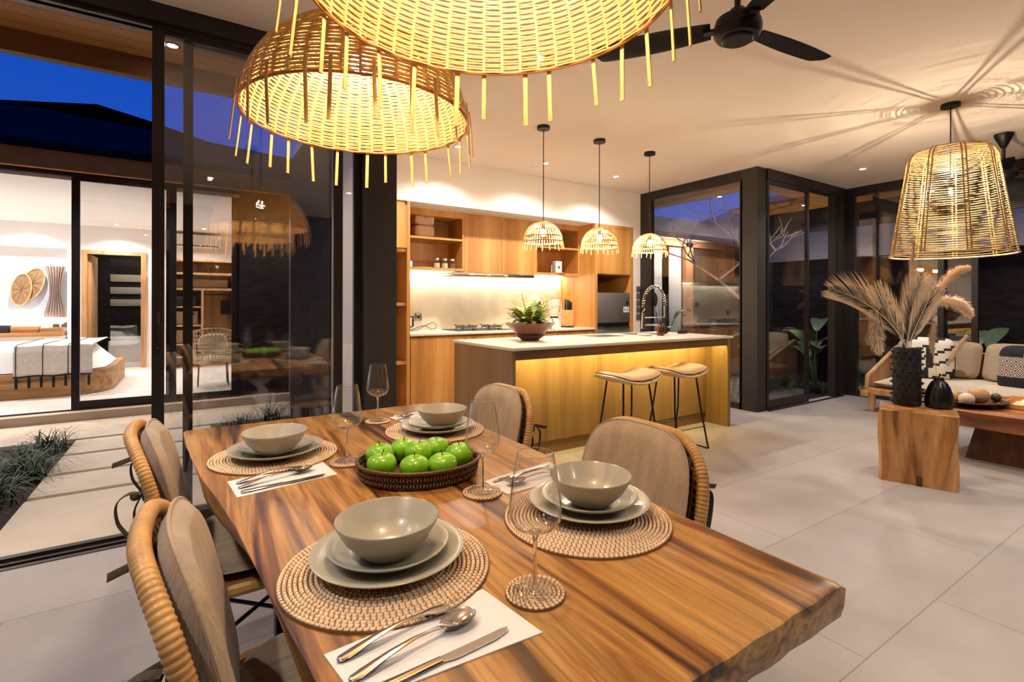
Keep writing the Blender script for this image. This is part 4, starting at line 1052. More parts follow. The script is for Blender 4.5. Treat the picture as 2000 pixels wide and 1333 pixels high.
cut = [((.172, .715), 8, (.176, .668), 9, (.190, .632), 3), ((.105, 1.570), 14, (.107, 1.528), 16, (.110, 1.490), 6),
       ((.945, 1.195), 180, (.935, 1.165), 184, (.93, 1.232), 188), ((.965, 2.12), 180, (.968, 2.09), 184, (.965, 2.055), 178)]
cw = ['nearest', 'far left', 'right-hand middle', 'farthest']
cz = TT + .0025
f0 = mk_fork((*cut[0][0], cz), R(cut[0][1]), 'steel fork of the nearest place setting, on the napkin edge')
s0 = mk_spoon((*cut[0][2], cz), R(cut[0][3]), 'steel spoon of the nearest place setting, between fork and knife')
k0 = mk_knife((*cut[0][4], cz), R(cut[0][5]), 'steel knife of the nearest place setting')
for i in (1, 2, 3):
    c = cut[i]
    dup(f0, (*c[0], cz), R(c[1]), f'steel fork of the {cw[i]} place setting')
    dup(s0, (*c[2], cz), R(c[3]), f'steel spoon of the {cw[i]} place setting')
    dup(k0, (*c[4], cz), R(c[5]), f'steel knife of the {cw[i]} place setting')
# ---- apple basket
bc = (.568, 1.385); ba = R(-21)
t = thing('fruit_basket', 'oval dark woven basket of green apples in the middle of the table', 'basket', (*bc, TT), ba)
A_, B_ = .168, .140
nst = 120
def bk(u, v):
    a = 2 * PI * u; z = .004 + .042 * v; k = 1 + .05 * v
    w_ = .0022 * math.sin(nst / 2 * a * 1.0 + PI * int(v * 6.99)) + .0018 * abs(math.sin(v * 7 * PI))
    return ((A_ * k + w_) * math.cos(a), (B_ * k + w_) * math.sin(a), z)
mm = M(); mm.grid(bk, 480, 29, cu=True); bmesh.ops.solidify(mm.b, geom=mm.b.faces[:], thickness=.005)
mm.build('woven_wall', 'basket_dark', t, ang=80)
mm = M(); mm.tube([(A_ * 1.055 * math.cos(2 * PI * i / 180), B_ * 1.055 * math.sin(2 * PI * i / 180), .048) for i in range(180)], [.0050 + .0009 * math.sin(i * PI * .66) for i in range(180)], 7, closed=True).build('rim', 'basket_dark', t)
mm = M()
for i in range(nst):
    a = 2 * PI * i / nst
    mm.tube([((A_ * (1 + .05 * v) + .0035 * (1 if j % 2 else -.6)) * math.cos(a + .02 * v), (B_ * (1 + .05 * v) + .0035 * (1 if j % 2 else -.6)) * math.sin(a + .02 * v), .005 + .042 * v) for j, v in enumerate([0, .2, .4, .6, .8, 1])], .0012, 4)
mm.build('pale_strands', 'basket_light', t)
M().lathe([(0, .003), (1, .003), (1, .007), (0, .007)], 60).xf(Matrix.Diagonal((A_, B_, 1, 1))).build('base', 'basket_dark', t)
ap = [(.455, 1.386), (.526, 1.316), (.600, 1.290), (.480, 1.478), (.562, 1.500), (.574, 1.402), (.652, 1.452), (.684, 1.352)]
al = ['left apple of the front row', 'middle apple of the front row', 'right apple of the front row', 'apple at the back left, behind the front left one', 'apple at the back, second from the left', 'apple in the centre of the basket', 'apple at the back right', 'rightmost apple, behind the wine glass bowl']
def aprof():
    pr = []
    for i in range(25):
        a = PI * i / 24
        r_ = math.sin(a) * (1 + .10 * math.cos(a * 1.0) * -1); z = -math.cos(a)
        z *= .90
        if z > 0: z -= .22 * max(0, 1 - r_ / .45) ** 1.3
        else: z += .16 * max(0, 1 - r_ / .4) ** 1.3
        pr.append((max(0, r_ * (1 + .07 * z)), z))
    return pr
a0 = thing('green_apple', 'green ' + al[0], 'apple', (ap[0][0], ap[0][1], TT + .007 + .036), 0, 'green apples in the basket')
mm = M(); mm.lathe([(r_ * .0415, z * .0415) for r_, z in aprof()], 40)
for v in mm.b.verts:
    a = math.atan2(v.co.y, v.co.x); k = 1 + .018 * math.cos(5 * a) * (1 if v.co.z < 0 else .4); v.co.x *= k; v.co.y *= k
mm.build('flesh', 'apple_skin', a0, ang=80)
M().tube([(0, 0, .026), (.002, 0, .036), (.006, 0, .046)], [.0012, .0012, .0018], 6).build('stem', 'apple_stem', a0)
for i in range(1, 8):
    o = dup(a0, (ap[i][0], ap[i][1], TT + .007 + .036 + (.012 if i == 5 else 0)), i * 1.3, 'green ' + al[i]); o.scale = (.96 + .02 * (i % 4),) * 3

# ================================================================ DINING CHAIRS  (local: table side is +x)
def backf(y, z, w):
    # curved shell: sides wrap towards +x; leans back with height
    x = -.235 + .62 * y * y - .10 * max(0, z - .40) / .45 * 1.0
    n_ = Vector((1, -1.24 * y, .2)).normalized()
    return Vector((x, y, z)) + n_ * w
def outline(k=64, hw=.238, zb=.36, zt=.852, rc=.15):
    pts = [(-hw, zb)]
    pts += [(-hw, zb + (zt - rc - zb) * i / 14) for i in range(1, 14)]
    pts += [(-hw + rc - rc * math.cos(a), zt - rc + rc * math.sin(a)) for a in [PI / 2 * i / 16 for i in range(17)]]
    pts += [(-hw + rc + (2 * hw - 2 * rc) * i / 12, zt) for i in range(1, 12)]
    pts += [(hw - rc + rc * math.sin(a), zt - rc + rc * math.cos(a)) for a in [PI / 2 * i / 16 for i in range(17)]]
    pts += [(hw, zt - rc - (zt - rc - zb) * i / 14) for i in range(1, 15)]
    return pts
def make_chair(loc, rz, label, ties=True):
    t = thing('dining_chair', label, 'chair', loc, rz, 'rattan dining chairs around the table')
    ol = outline()
    # woven shell
    mm = M(); rows = []
    for k in range(9):
        q = k / 8
        rows.append([mm.b.verts.new(backf(y * q, .56 + (z - .56) * q, 0)) for y, z in ol])
    for A, B in zip(rows, rows[1:]):
        for j in range(len(ol) - 1): mm.b.faces.new((A[j], A[j + 1], B[j + 1], B[j]))
    bmesh.ops.remove_doubles(mm.b, verts=mm.b.verts, dist=1e-5)
    bmesh.ops.solidify(mm.b, geom=mm.b.faces[:], thickness=.008)
    mm.build('woven_back', 'chair_weave', t, ang=80)
    # wrapped rim
    P_ = [backf(y, z, 0) for y, z in ol]
    fine_ = []
    cum = [0]
    for a, b_ in zip(P_, P_[1:]): cum.append(cum[-1] + (b_ - a).length)
    tot = cum[-1]; step = .0023; k = 0; s_ = 0
    while s_ < tot:
        while k < len(P_) - 2 and cum[k + 1] < s_: k += 1
        fr = (s_ - cum[k]) / (cum[k + 1] - cum[k]); fine_.append(P_[k].lerp(P_[k + 1], fr)); s_ += step
    rad = [.0150 + .0022 * abs(math.sin(i * step / .0105 * PI + .6 * math.sin(i * .05))) for i in range(len(fine_))]
    M().tube(fine_, rad, 14).build('wrapped_rim', 'cane_wrap', t, ang=80)
    # back cushion with piping
    hc, hh_ = .226, .226
    cf = lambda u, v, w: backf(u * (1 - .0 * v), .634 + v, .006 + w)
    pad(lambda u, v, w: cf(u, v, .036 + w), hc, hh_, .030, n=3.6, back=.030, na=64, nr=9, p=.42).build('back_cushion', 'chair_cloth', t, ang=80)
    bcu = t.children and [c for c in kids(t) if c.name.startswith('back_cushion')][0]
    pts = [cf(hc * 1.0 * sgnpow(math.cos(a), 2 / 3.6), hh_ * sgnpow(math.sin(a), 2 / 3.6), .036) for a in [2 * PI * i / 96 for i in range(96)]]
    M().tube(pts, .0030, 6, closed=True).build('piping', 'chair_cloth', bcu)
    # seat
    pad(lambda u, v, w: (.02 + u, v, .405 + w), .245, .262, .015, n=5, back=.02).build('woven_seat', 'chair_weave', t)
    M().tube([(.02 + .25 * sgnpow(math.cos(a), .4), .266 * sgnpow(math.sin(a), .4), .405) for a in [2 * PI * i / 80 for i in range(80)]], [.016 + .002 * (i % 2) for i in range(80)], 8, closed=True).build('seat_rim', 'cane_wrap', t)
    pad(lambda u, v, w: (.035 + u, v, .445 + w), .215, .24, .035, n=4.5, back=.022, p=.42).build('seat_cushion', 'seat_cloth', t)
    for sx_, sy_ in ((-1, -1), (1, -1), (-1, 1), (1, 1)):
        M().tube([(.02 + sx_ * .19, sy_ * .19, .40), (.02 + sx_ * .235, sy_ * .23, 0)], .010, 8).build('leg', 'black_iron', t)
    for a, b_ in (((-.19, -.19), (.19, -.19)), ((-.19, .19), (.19, .19)), ((-.19, -.19), (-.19, .19)), ((.19, -.19), (.19, .19))):
        M().tube([(.02 + a[0], a[1], .385), (.02 + b_[0], b_[1], .385)], .008, 8).build('seat_bar', 'black_iron', t)
    M().tube([(.02 - .21, -.21, .20), (.02 + .21, .21, .20)], .007, 8).tube([(.02 + .21, -.21, .20), (.02 - .21, .21, .20)], .007, 8).build('cross_brace', 'black_iron', t)
    if ties:
        for sy_, z in ((1, .72), (-1, .72), (1, .5)):
            y = sy_ * .20; b0 = backf(y, z, -.016)
            def ribbon(pts):
                q = M(); q.tube(pts, .010, 6, flat=.25); return q
            def rib(pts):
                P5 = [b0 + Vector(p) for p in pts]; o5 = []
                for k in range(len(P5) - 1):
                    p0 = P5[max(0, k - 1)]; p1 = P5[k]; p2 = P5[k + 1]; p3 = P5[min(len(P5) - 1, k + 2)]
                    for q in range(6):
                        f_ = q / 6; o5.append(.5 * ((2 * p1) + (-p0 + p2) * f_ + (2 * p0 - 5 * p1 + 4 * p2 - p3) * f_ ** 2 + (-p0 + 3 * p1 - 3 * p2 + p3) * f_ ** 3))
                return o5 + [P5[-1]]
            m1 = M()
            m1.strip(rib([(0, 0, 0), (-.03, 0, .004), (-.055, .0, -.02), (-.052, .0, -.07), (-.03, .005, -.115), (-.02, .0, -.15)]), (.2, 1, .1), .0095, .0018)
            if sy_ > 0 or z < .6: m1.strip(rib([(0, 0, 0), (-.035, -.01, .006), (-.075, -.015, -.004), (-.105, -.02, -.012)]), (0, .5, 1), .0085, .0018)
            m1.strip(rib([(0, 0, -.005), (-.016, .0, -.05), (-.008, .0, -.11), (-.018, .005, -.16)]), (.2, 1, 0), .0085, .0018)
            m1.ball(b0 + Vector((-.014, 0, -.005)), .012)
            m1.build('tie', 'strap', t)
    return t
c0 = make_chair((.262, 1.075, 0), 0, 'left dining chair nearest the camera, seen along its back')
dup(c0, (.18, 1.93, 0), 0, 'left dining chair farther away, in front of the open sliding door')
dup(c0, (.915, 1.10, 0), PI, 'right dining chair at the near right place, its cushion facing the table')
dup(c0, (.915, 1.94, 0), PI, 'right dining chair at the far right place, in front of the island')

# ================================================================ PENDANT LAMPS OVER THE TABLE
def dome_r(tv, R0=.38):   # tv 0 rim .. 1 apex, along the arc
    a = tv * PI / 2
    return R0 * (math.cos(a) ** .92) * (1 - .03 * math.sin(2 * a)), .325 * math.sin(a) ** .95
def make_dome(loc, label):
    t = thing('pendant_lamp', label, 'pendant lamp', loc, 0, 'large fringed basket lamps over the table')
    NR = 46; rows = 78
    mm = M()
    for k in range(rows):
        tv = (k / rows) * .965
        r_, z = dome_r(tv); 
        if r_ < .02: break
        na = NR * 4; jz = random.uniform(-.0007, .0007)
        pts = []
        for j in range(na):
            a = 2 * PI * j / na
            w_ = .0026 * math.cos(NR / 2 * a + PI * (k % 2)) * min(1, r_ / .12)
            pts.append(((r_ + w_) * math.cos(a), (r_ + w_) * math.sin(a), z + jz + .0008 * math.sin(a * 3 + k)))
        mm.tube(pts, .0029, 5, closed=True)
    mm.build('woven_shade', 'lamp_cane', t, ang=80)
    mm = M()
    for j in range(NR):
        a = 2 * PI * (j + .5) / NR
        pts = [(dome_r(v)[0] * math.cos(a), dome_r(v)[0] * math.sin(a), dome_r(v)[1]) for v in [q / 16 * .96 for q in range(17)]]
        mm.tube(pts, .0045, 4, flat=.8)
    mm.build('ribs', 'lamp_cane', t)
    M().tube([(.384 * math.cos(2 * PI * i / 96), .384 * math.sin(2 * PI * i / 96), -.002) for i in range(96)], .0048, 7, closed=True).build('rim_band', 'lamp_cane_brown', t)
    rnd = random.Random(3)
    nf = 25
    for j in range(nf):
        a = 2 * PI * (j + rnd.uniform(-.18, .18)) / nf; ln = rnd.uniform(.122, .155); fl = rnd.uniform(.0, .022); ta = rnd.uniform(-.008, .008)
        r0 = .389
        p0 = Vector((r0 * math.cos(a), r0 * math.sin(a), .04)); p1 = Vector(((r0 + .005) * math.cos(a), (r0 + .005) * math.sin(a), 0))
        p2 = Vector(((r0 + fl) * math.cos(a) - ta * math.sin(a), (r0 + fl) * math.sin(a) + ta * math.cos(a), -ln))
        m1 = M(); m1.strip([p0, p1, p1.lerp(p2, .6), p2], (-math.sin(a), math.cos(a), 0), rnd.uniform(.0052, .0068), .0022)
        m1.build('bamboo_slat', 'bamboo', t)
    M().tube([(0, 0, .31), (0, 0, H - loc[2] - .025)], .004, 8).build('cord', 'black_iron', t)
    M().cyl((0, 0, H - loc[2] - .028), .06, .028, 28).build('ceiling_canopy', 'black_iron', t)
    lh = M().lathe([(.018, .245), (.02, .28), (.012, .32), (0, .325)], 18).build('lamp_holder', 'black_iron', t)
    M().ball((0, 0, .205), .030, (1, 1, 1.25), 16).build('bulb', 'bulb', lh)
    return t
d0 = make_dome((.505, 1.786, 1.905), 'large fringed basket pendant lamp, the farther one with its whole dome in view')
dup(d0, (.52, .886, 1.905), R(4), 'large fringed basket pendant lamp, the nearest one cut off by the top of the photo')

# kitchen pendants
t = kp = thing('small_pendant_lamp', 'small rattan pendant lamp over the left end of the island', 'pendant lamp', (2.648, 3.585, 1.80), 0, 'small rattan pendants over the island')
mm = M()
for j in range(44):
    a = 2 * PI * j / 44
    mm.tube([(.175 * math.cos(q * PI / 2) ** .9 * math.cos(a) if q < 1 else 0, .175 * math.cos(q * PI / 2) ** .9 * math.sin(a) if q < 1 else 0, .185 * math.sin(q * PI / 2)) for q in [i / 12 * .94 for i in range(13)]], .0042, 5)
mm.build('rib_shade', 'lamp_cane', t)
mm = M()
for k, (r_, z) in enumerate([(.176, 0), (.176, .006), (.170, .045), (.170, .051), (.142, .105), (.09, .155), (.04, .178), (.03, .181)]):
    mm.tube([(r_ * math.cos(2 * PI * i / 60), r_ * math.sin(2 * PI * i / 60), z) for i in range(60)], .0036, 5, closed=True)
mm.build('rings', 'lamp_cane', t)
for j in range(20):
    a = 2 * PI * j / 20 + random.uniform(-.05, .05)
    M().tube([(.178 * math.cos(a), .178 * math.sin(a), .004), (.186 * math.cos(a), .186 * math.sin(a), -random.uniform(.045, .06))], .0042, 5).build('cane_stub', 'bamboo', t)
M().tube([(0, 0, .18), (0, 0, 1.02)], .0042, 8).build('rod', 'black_iron', t)
M().cyl((0, 0, 1.012), .058, .028, 28).build('ceiling_canopy', 'black_iron', t)
lh = M().lathe([(.016, .12), (.018, .16), (.01, .185), (0, .186)], 16).build('lamp_holder', 'black_iron', t)
M().ball((0, 0, .085), .027, (1, 1, 1.2), 16).build('bulb', 'bulb_small', lh)
dup(kp, (3.322, 3.585, 1.80), .3, 'small rattan pendant lamp over the middle of the island')
dup(kp, (4.035, 3.592, 1.80), .6, 'small rattan pendant lamp over the right end of the island')

# living room cane lamp
t = thing('cane_pendant_lamp', 'large open cane drum pendant lamp at the right of the room', 'pendant lamp', (5.05, 1.42, 1.645))
def lr(z):
    if z < .70: return .385 - .105 * (z / .70)
    a = min(1, (z - .70) / .14)
    return .28 - .20 * (1 - math.sqrt(max(0, 1 - a * a)))
mm = M(); z = 0
rnd = random.Random(5)
rings_ = []
while z < .70:
    rings_.append((lr(z), z)); z += .0185
for k in range(14):
    a = k / 13 * PI / 2; rings_.append((.28 - .0 - (.28 - .20) * (1 - math.cos(a)), .70 + .13 * math.sin(a)))
for k in range(8): rings_.append((.19 - k * .019, .835 + .001 * k))
for r_, z in rings_:
    p1, p2 = rnd.uniform(0, 6), rnd.uniform(0, 6)
    mm.tube([(r_ * math.cos(2 * PI * i / 72), r_ * math.sin(2 * PI * i / 72), z + .0018 * math.sin(2 * PI * i / 72 * 3 + p1) + .001 * math.sin(2 * PI * i / 72 * 7 + p2)) for i in range(72)], .0030, 5, closed=True)
mm.build('cane_rings', 'drum_cane', t)
mm = M()
for j in range(9):
    a = 2 * PI * j / 9 + .2
    prof = [(lr(z) + .003, z) for z in [i / 14 * .70 for i in range(15)]] + [(.28 - .08 * (1 - math.cos(q)) + .003, .70 + .135 * math.sin(q)) for q in [PI / 2 * i / 6 for i in range(1, 7)]] + [(.1, .838), (.04, .842)]
    for dd in (-.012, .012):
        mm.tube([(r_ * math.cos(a) - dd * math.sin(a), r_ * math.sin(a) + dd * math.cos(a), z) for r_, z in prof], .0052, 6)
mm.build('ribs', 'drum_cane', t)
M().tube([(.388 * math.cos(2 * PI * i / 80), .388 * math.sin(2 * PI * i / 80), -.002) for i in range(80)], .0075, 7, closed=True).build('bottom_ring', 'cane_light', t)
M().tube([(0, 0, .60), (0, 0, H - 1.645 - .02)], .0045, 8).build('rod', 'black_iron', t)
M().cyl((0, 0, H - 1.645 - .028), .062, .028, 28).build('ceiling_canopy', 'black_iron', t)
lh = M().lathe([(.018, .53), (.02, .60), (0, .62)], 16).build('lamp_holder', 'black_iron', t)
M().ball((0, 0, .495), .011, (1, 1, 1.2), 12).build('filament', 'filament', lh)
M().ball((0, 0, .495), .034, (1, 1, 1.2), 20).build('bulb_glass', 'jar_glass', lh)

# ================================================================ CEILING FANS
t = fan = thing('ceiling_fan', 'black three-blade ceiling fan right of the dining lamps', 'ceiling fan', (2.02, 1.30, 2.42), R(0))
M().lathe([(0, -.015), (.06, -.013), (.065, -.008), (.066, .0), (.085, .002), (.098, .02), (.10, .05), (.09, .085), (.05, .10), (.03, .13), (0, .14)], 40).build('motor_housing', 'black_iron', t)
for k in range(3):
    a = R(-5 + 128 * k - (8 if k == 2 else 0))
    mm = M()
    def f(u, v):
        r_ = .11 + .53 * u; hw_ = .042 + .028 * math.sin(PI * min(1, u * .75 + .1)); hw_ *= (1 if u < .93 else math.sqrt(max(.05, 1 - ((u - .93) / .07) ** 2)))
        y = (v - .5) * 2 * hw_
        return (r_, y, .055 + y * .22)
    mm.grid(f, 24, 5); bmesh.ops.solidify(mm.b, geom=mm.b.faces[:], thickness=.006)
    mm.box(.07, -.02, .045, .14, .02, .056)
    mm.xf(Matrix.Rotation(a, 4, 'Z')).build('blade', 'black_iron', t)
M().tube([(0, 0, .12), (0, 0, .36)], .013, 12).build('down_rod', 'black_iron', t)
M().lathe([(0, .28), (.02, .29), (.065, .39), (.07, .42), (0, .42)], 32).build('canopy', 'black_iron', t)
dup(fan, (6.35, 1.40, 2.42), R(70), 'black ceiling fan partly hidden behind the cane drum lamp')

# ================================================================ DOWNLIGHTS
dl = [((2.263, 4.511), 'downlight over the worktop, hidden half behind the fringe of the far basket lamp'), ((3.364, 4.51), 'downlight behind the rod of the left island pendant'),
      ((4.447, 4.50), 'downlight between the middle and right island pendants'), ((6.611, 2.661), 'downlight left of the cane drum lamp')]
t = dn = thing('downlight', 'recessed ' + dl[0][1], 'downlight', (*dl[0][0], H), 0, 'recessed ceiling downlights')
M().lathe([(.047, 0), (.047, -.005), (.030, -.004), (.030, 0)], 24).build('ring', 'ceiling_paint', t)
M().tube([(-.052, 0, -.004), (-.044, 0, -.004)], .005, 8).build('clip', 'black_iron', t)
M().tube([(.052, 0, -.004), (.044, 0, -.004)], .005, 8).build('clip', 'black_iron', t)
M().cyl((0, 0, -.003), .029, .002, 18).build('lamp_disc', 'down_disc', t)
spot('downlight_lamp', (0, 0, -.015), DOWN_W, NEUT, 105, 1.0, parent=dn)
for p, l_ in dl[1:]: dup(dn, (*p, H), R(33), 'recessed ' + l_)
dn.rotation_euler = (0, 0, R(33))
dn_l = [o for o in bpy.data.objects if o.type == 'LIGHT' and o.name.startswith('downlight_lamp')]
kl = dn_l[0].data.copy(); kl.energy = DOWN_W * 1.5; kl.spot_size = R(140)
kl_objs = list(dn_l)
for x, y, l_ in ((-.9, .9, 'left of the dining table'), (-.9, 2.3, 'left of the far basket lamp, by the open door'), (.2, -.8, 'just behind the camera'), (1.9, -.6, 'behind the camera on the right'), (3.6, -.3, 'right of the ceiling fan'),
                 (5.4, -.6, 'beyond the coffee table'), (1.9, 2.6, 'above the basket lamps in front of the island'), (6.6, .2, 'over the sofa'), (3.1, .35, 'between the fan and the cane drum lamp'), (4.2, .2, 'in front of the wooden block side table')):
    dup(dn, (x, y, H), 0, 'recessed ceiling downlight ' + l_)  # unseen ceiling lamps added to fill the room and light the palm
for o in kl_objs:
    o.data = kl
t = thing('smoke_detector', 'round white smoke detector on the kitchen ceiling beside the downlight', 'smoke detector', (3.36, 4.72, H))
M().lathe([(0, -.032), (.04, -.032), (.055, -.02), (.058, 0), (0, 0)], 28).build('housing', 'white_plastic', t)
# ================================================================ LIVING CORNER
# block side table: front face from (4.129,1.563) to (4.267,1.145)
ang = math.atan2(1.145 - 1.563, 4.267 - 4.129)     # direction of the front edge
t = thing('block_side_table', 'solid wooden block side table holding the two black vases', 'side table', (4.129, 1.563, 0), ang)
mm = M()
# local x along the front edge (.44), local y away from the camera (.34)
W_, D_, HH = .435, .36, .50
prof = []
rows = []
for k in range(13):
    z = HH * k / 12
    dl_ = .004 * math.sin(z * 14) ; 
    wn = .055 + .03 * math.sin(z * 9 + .6)       # width of the pale waney corners
    pts = [(0 + dl_, .05), (.02 + dl_, .0), (wn, -.003 - .012 * math.sin(z * 7)), (wn + .03, .0), (W_ * .5, -.002), (W_ - wn * 1.1, -.0), (W_ - wn * .7, -.004), (W_ - .006 + dl_, .012), (W_ + dl_, .04), (W_ + dl_, D_ * .5), (W_, D_), (W_ * .5, D_ + .004), (0, D_), (dl_, D_ * .5)]
    rows.append([mm.b.verts.new((x, y, z)) for x, y in pts])
n = len(rows[0])
for A, B in zip(rows, rows[1:]):
    for j in range(n): mm.b.faces.new((A[j], A[(j + 1) % n], B[(j + 1) % n], B[j]))
mm.b.faces.new(rows[0][::-1]); mm.b.faces.new(rows[-1])
mm.build('block', 'suar_block', t, ang=30)
M().prism([(.215, -.006), (.245, -.006), (.24, .01), (.22, .01)], 0, .07).build('crack', 'wood_dark', t, smooth=False)

# studded vase
pv = (4.49, 1.515, .50)
t = thing('studded_vase', 'tall black vase covered in small studs on the wooden block', 'vase', pv)
M().lathe([(0, 0), (.078, 0), (.086, .01), (.086, .41), (.082, .425), (.074, .425), (.074, .02), (0, .02)], 44).build('vase_body', 'black_matt', t)
for r_ in range(9):
    for c_ in range(11):
        a = 2 * PI * (c_ + .5 * (r_ % 2)) / 11; z = .03 + r_ * .046
        p = Vector((.084 * math.cos(a), .084 * math.sin(a), z)); q = Vector((.104 * math.cos(a), .104 * math.sin(a), z + .004))
        M().tube([p, p.lerp(q, .6), q], [.011, .008, .002], 8).build('stud', 'black_pottery', t)
v2 = (4.560, 1.345, .50)
t = thing('ribbed_vase', 'small black ribbed vase beside the studded vase', 'vase', v2)
mm = M()
prof2 = [(.0, 0), (.070, 0), (.082, .012), (.084, .05), (.078, .10), (.064, .15), (.045, .185), (.030, .20), (.030, .218), (.024, .222), (.022, .20), (.0, .19)]
def rv(u, v):
    k = v * (len(prof2) - 1); i = min(int(k), len(prof2) - 2); f_ = k - i
    r_ = prof2[i][0] * (1 - f_) + prof2[i + 1][0] * f_; z = prof2[i][1] * (1 - f_) + prof2[i + 1][1] * f_
    a = 2 * PI * u; r_ *= 1 - .09 * (1 - abs(math.sin(4 * a))) ** 2 * (1 if .01 < z < .19 else 0)
    return (r_ * math.cos(a), r_ * math.sin(a), z)
mm.grid(rv, 96, 34, cu=True); mm.build('vase_body', 'black_pottery', t, ang=70)

# dried palm fans and pampas in the studded vase
cr = Vector((.84, -.5425, 0))      # to the right as seen from the room
fw = Vector((.5425, .84, 0))
top = Vector((pv[0], pv[1], .50 + .42))
def palm(name, label, az, lean, ln, width, mat, curve=.0, depth=0, nl=62, yaw_=0):
    """one dried palm leaf: rib and leaflets; az = sideways lean to the right"""
    mm = M(); pts = []
    side0 = cr * math.cos(yaw_) + fw * math.sin(yaw_)
    for i in range(25):
        u = i / 24
        s_ = ln * u
        p = top + side0 * (math.sin(az) * s_ + curve * u * u) + Vector((0, 0, math.cos(az) * s_ - abs(curve) * .35 * u ** 3)) + fw * depth * u
        pts.append(p)
    mm.tube([top + Vector((0, 0, -.36))] + pts, [.004] * 1 + [.0045 * (1 - .8 * i / 24) + .0006 for i in range(25)], 5)
    for i in range(nl):
        u = .10 + .88 * i / nl; k = min(23, int(u * 24)); p = pts[k].lerp(pts[k + 1], u * 24 - k); d = (pts[k + 1] - pts[k]).normalized()
        nrm = d.cross(fw).normalized()
        L2 = width * math.sin(PI * (u * .78 + .2)) ** .8
        for s_ in (-1, 1):
            q1 = p + (nrm * s_ * .42 + d * .9).normalized() * L2 * .55 + fw * random.uniform(-.01, .01)
            q2 = q1 + (nrm * s_ * .30 + d * .95).normalized() * L2 * .55 + fw * random.uniform(-.015, .015)
            v = [mm.b.verts.new(c) for c in (p - d * .005, q1 - d * .006 - nrm * s_ * .005, q2, q1 + d * .005 + nrm * s_ * .005, p + d * .005)]
            mm.b.faces.new(v)
    o = mm.build(name, mat); 
    return tag(o, label, 'dried palm leaf', 'dried stems in the studded vase')
palm('dried_palm_leaf', 'dried palm leaf in the studded vase arching far out to the left', R(-24), 0, .62, .34, 'palm_dry', curve=-.34)
palm('dried_palm_leaf', 'dried palm leaf rising upright at the middle of the studded vase', R(2), 0, .56, .26, 'palm_dry', curve=.06, depth=-.03)
palm('dried_palm_leaf', 'dried palm leaf in the studded vase leaning slightly left', R(-22), 0, .50, .24, 'palm_dry', curve=-.02, depth=.04)
palm('dried_palm_leaf', 'dried palm leaf in the studded vase leaning right behind the pampas', R(17), 0, .50, .24, 'palm_dry', curve=.03, depth=-.05)
def plume(base, pts_rel, w0, dens, parent_name, label, mat='pampas', droop=.02, grp='dried stems in the studded vase', fl=.05):
    P_ = [base + cr * a + Vector((0, 0, b_)) + fw * c_ for a, b_, c_ in pts_rel]
    # smooth
    def at_(u):
        k = u * (len(P_) - 1); i = min(int(k), len(P_) - 2); f_ = k - i
        p0 = P_[max(0, i - 1)]; p1 = P_[i]; p2 = P_[i + 1]; p3 = P_[min(len(P_) - 1, i + 2)]
        return .5 * ((2 * p1) + (-p0 + p2) * f_ + (2 * p0 - 5 * p1 + 4 * p2 - p3) * f_ * f_ + (-p0 + 3 * p1 - 3 * p2 + p3) * f_ ** 3)
    t = thing('pampas_stem', label, 'pampas grass', tuple(P_[0]), 0, grp)
    M().tube([at_(i / 20) - P_[0] for i in range(21)], .0022, 5).build('stalk', 'palm_dry', t)
    mm = M()
    for i in range(dens):
        u = .42 + .58 * random.random() ** .8
        p = at_(u) - P_[0]; d = (at_(min(1, u + .02)) - at_(max(0, u - .02))).normalized()
        e = math.sin(PI * min(1, (u - .38) / .64)) ** .6 * w0
        rr = Vector((random.gauss(0, 1), random.gauss(0, 1), random.gauss(0, 1))).normalized()
        q = p + (d * .8 + rr * .55).normalized() * e * random.uniform(.6, 1.1); q2 = q + (d * .6 + rr * .5).normalized() * e * .6 + Vector((0, 0, -droop * random.random()))
        s_ = d.cross(rr).normalized() * .0022
        v = [mm.b.verts.new(c) for c in (p - s_, q - s_, q2, q + s_, p + s_)]
        mm.b.faces.new(v)
    mm.build('plume', mat, t)
plume(top, [(0, -.3, 0), (.03, .05, 0), (.10, .26, -.02), (.20, .42, -.02), (.34, .56, 0), (.46, .61, 0)], .045, 1500, '', 'pampas plume in the studded vase curving up to the far right')
plume(top, [(0, -.3, 0), (.04, .08, 0), (.14, .26, .02), (.26, .35, .04), (.42, .34, .05), (.52, .26, .05)], .055, 1700, '', 'pampas plume in the studded vase drooping to the right below the upper one')
plume(top, [(0, -.3, 0), (.01, .1, 0), (.03, .35, .0), (.04, .60, 0), (.05, .80, 0)], .035, 900, '', 'pampas plume standing straight up toward the cane drum lamp')
plume(top, [(0, -.3, 0), (-.05, .08, 0), (-.14, .24, .02), (-.20, .28, .02), (-.21, .12, .02), (-.19, .0, .02)], .055, 1300, '', 'curly pampas plume hanging down on the left side of the studded vase', droop=.05)
b2 = Vector((v2[0], v2[1], .50 + .205))
plume(b2, [(0, -.1, 0), (-.02, .06, 0), (-.045, .20, 0), (-.05, .30, 0), (-.03, .42, 0)], .035, 1100, '', 'pale bunny-tail plume leaning left from the small ribbed vase', 'palm_dry', grp='two plumes in the ribbed vase')
plume(b2, [(0, -.1, 0), (.02, .04, 0), (.07, .12, 0), (.13, .22, 0), (.20, .32, 0)], .028, 1000, '', 'pale bunny-tail plume leaning right from the small ribbed vase', 'palm_dry', grp='two plumes in the ribbed vase')

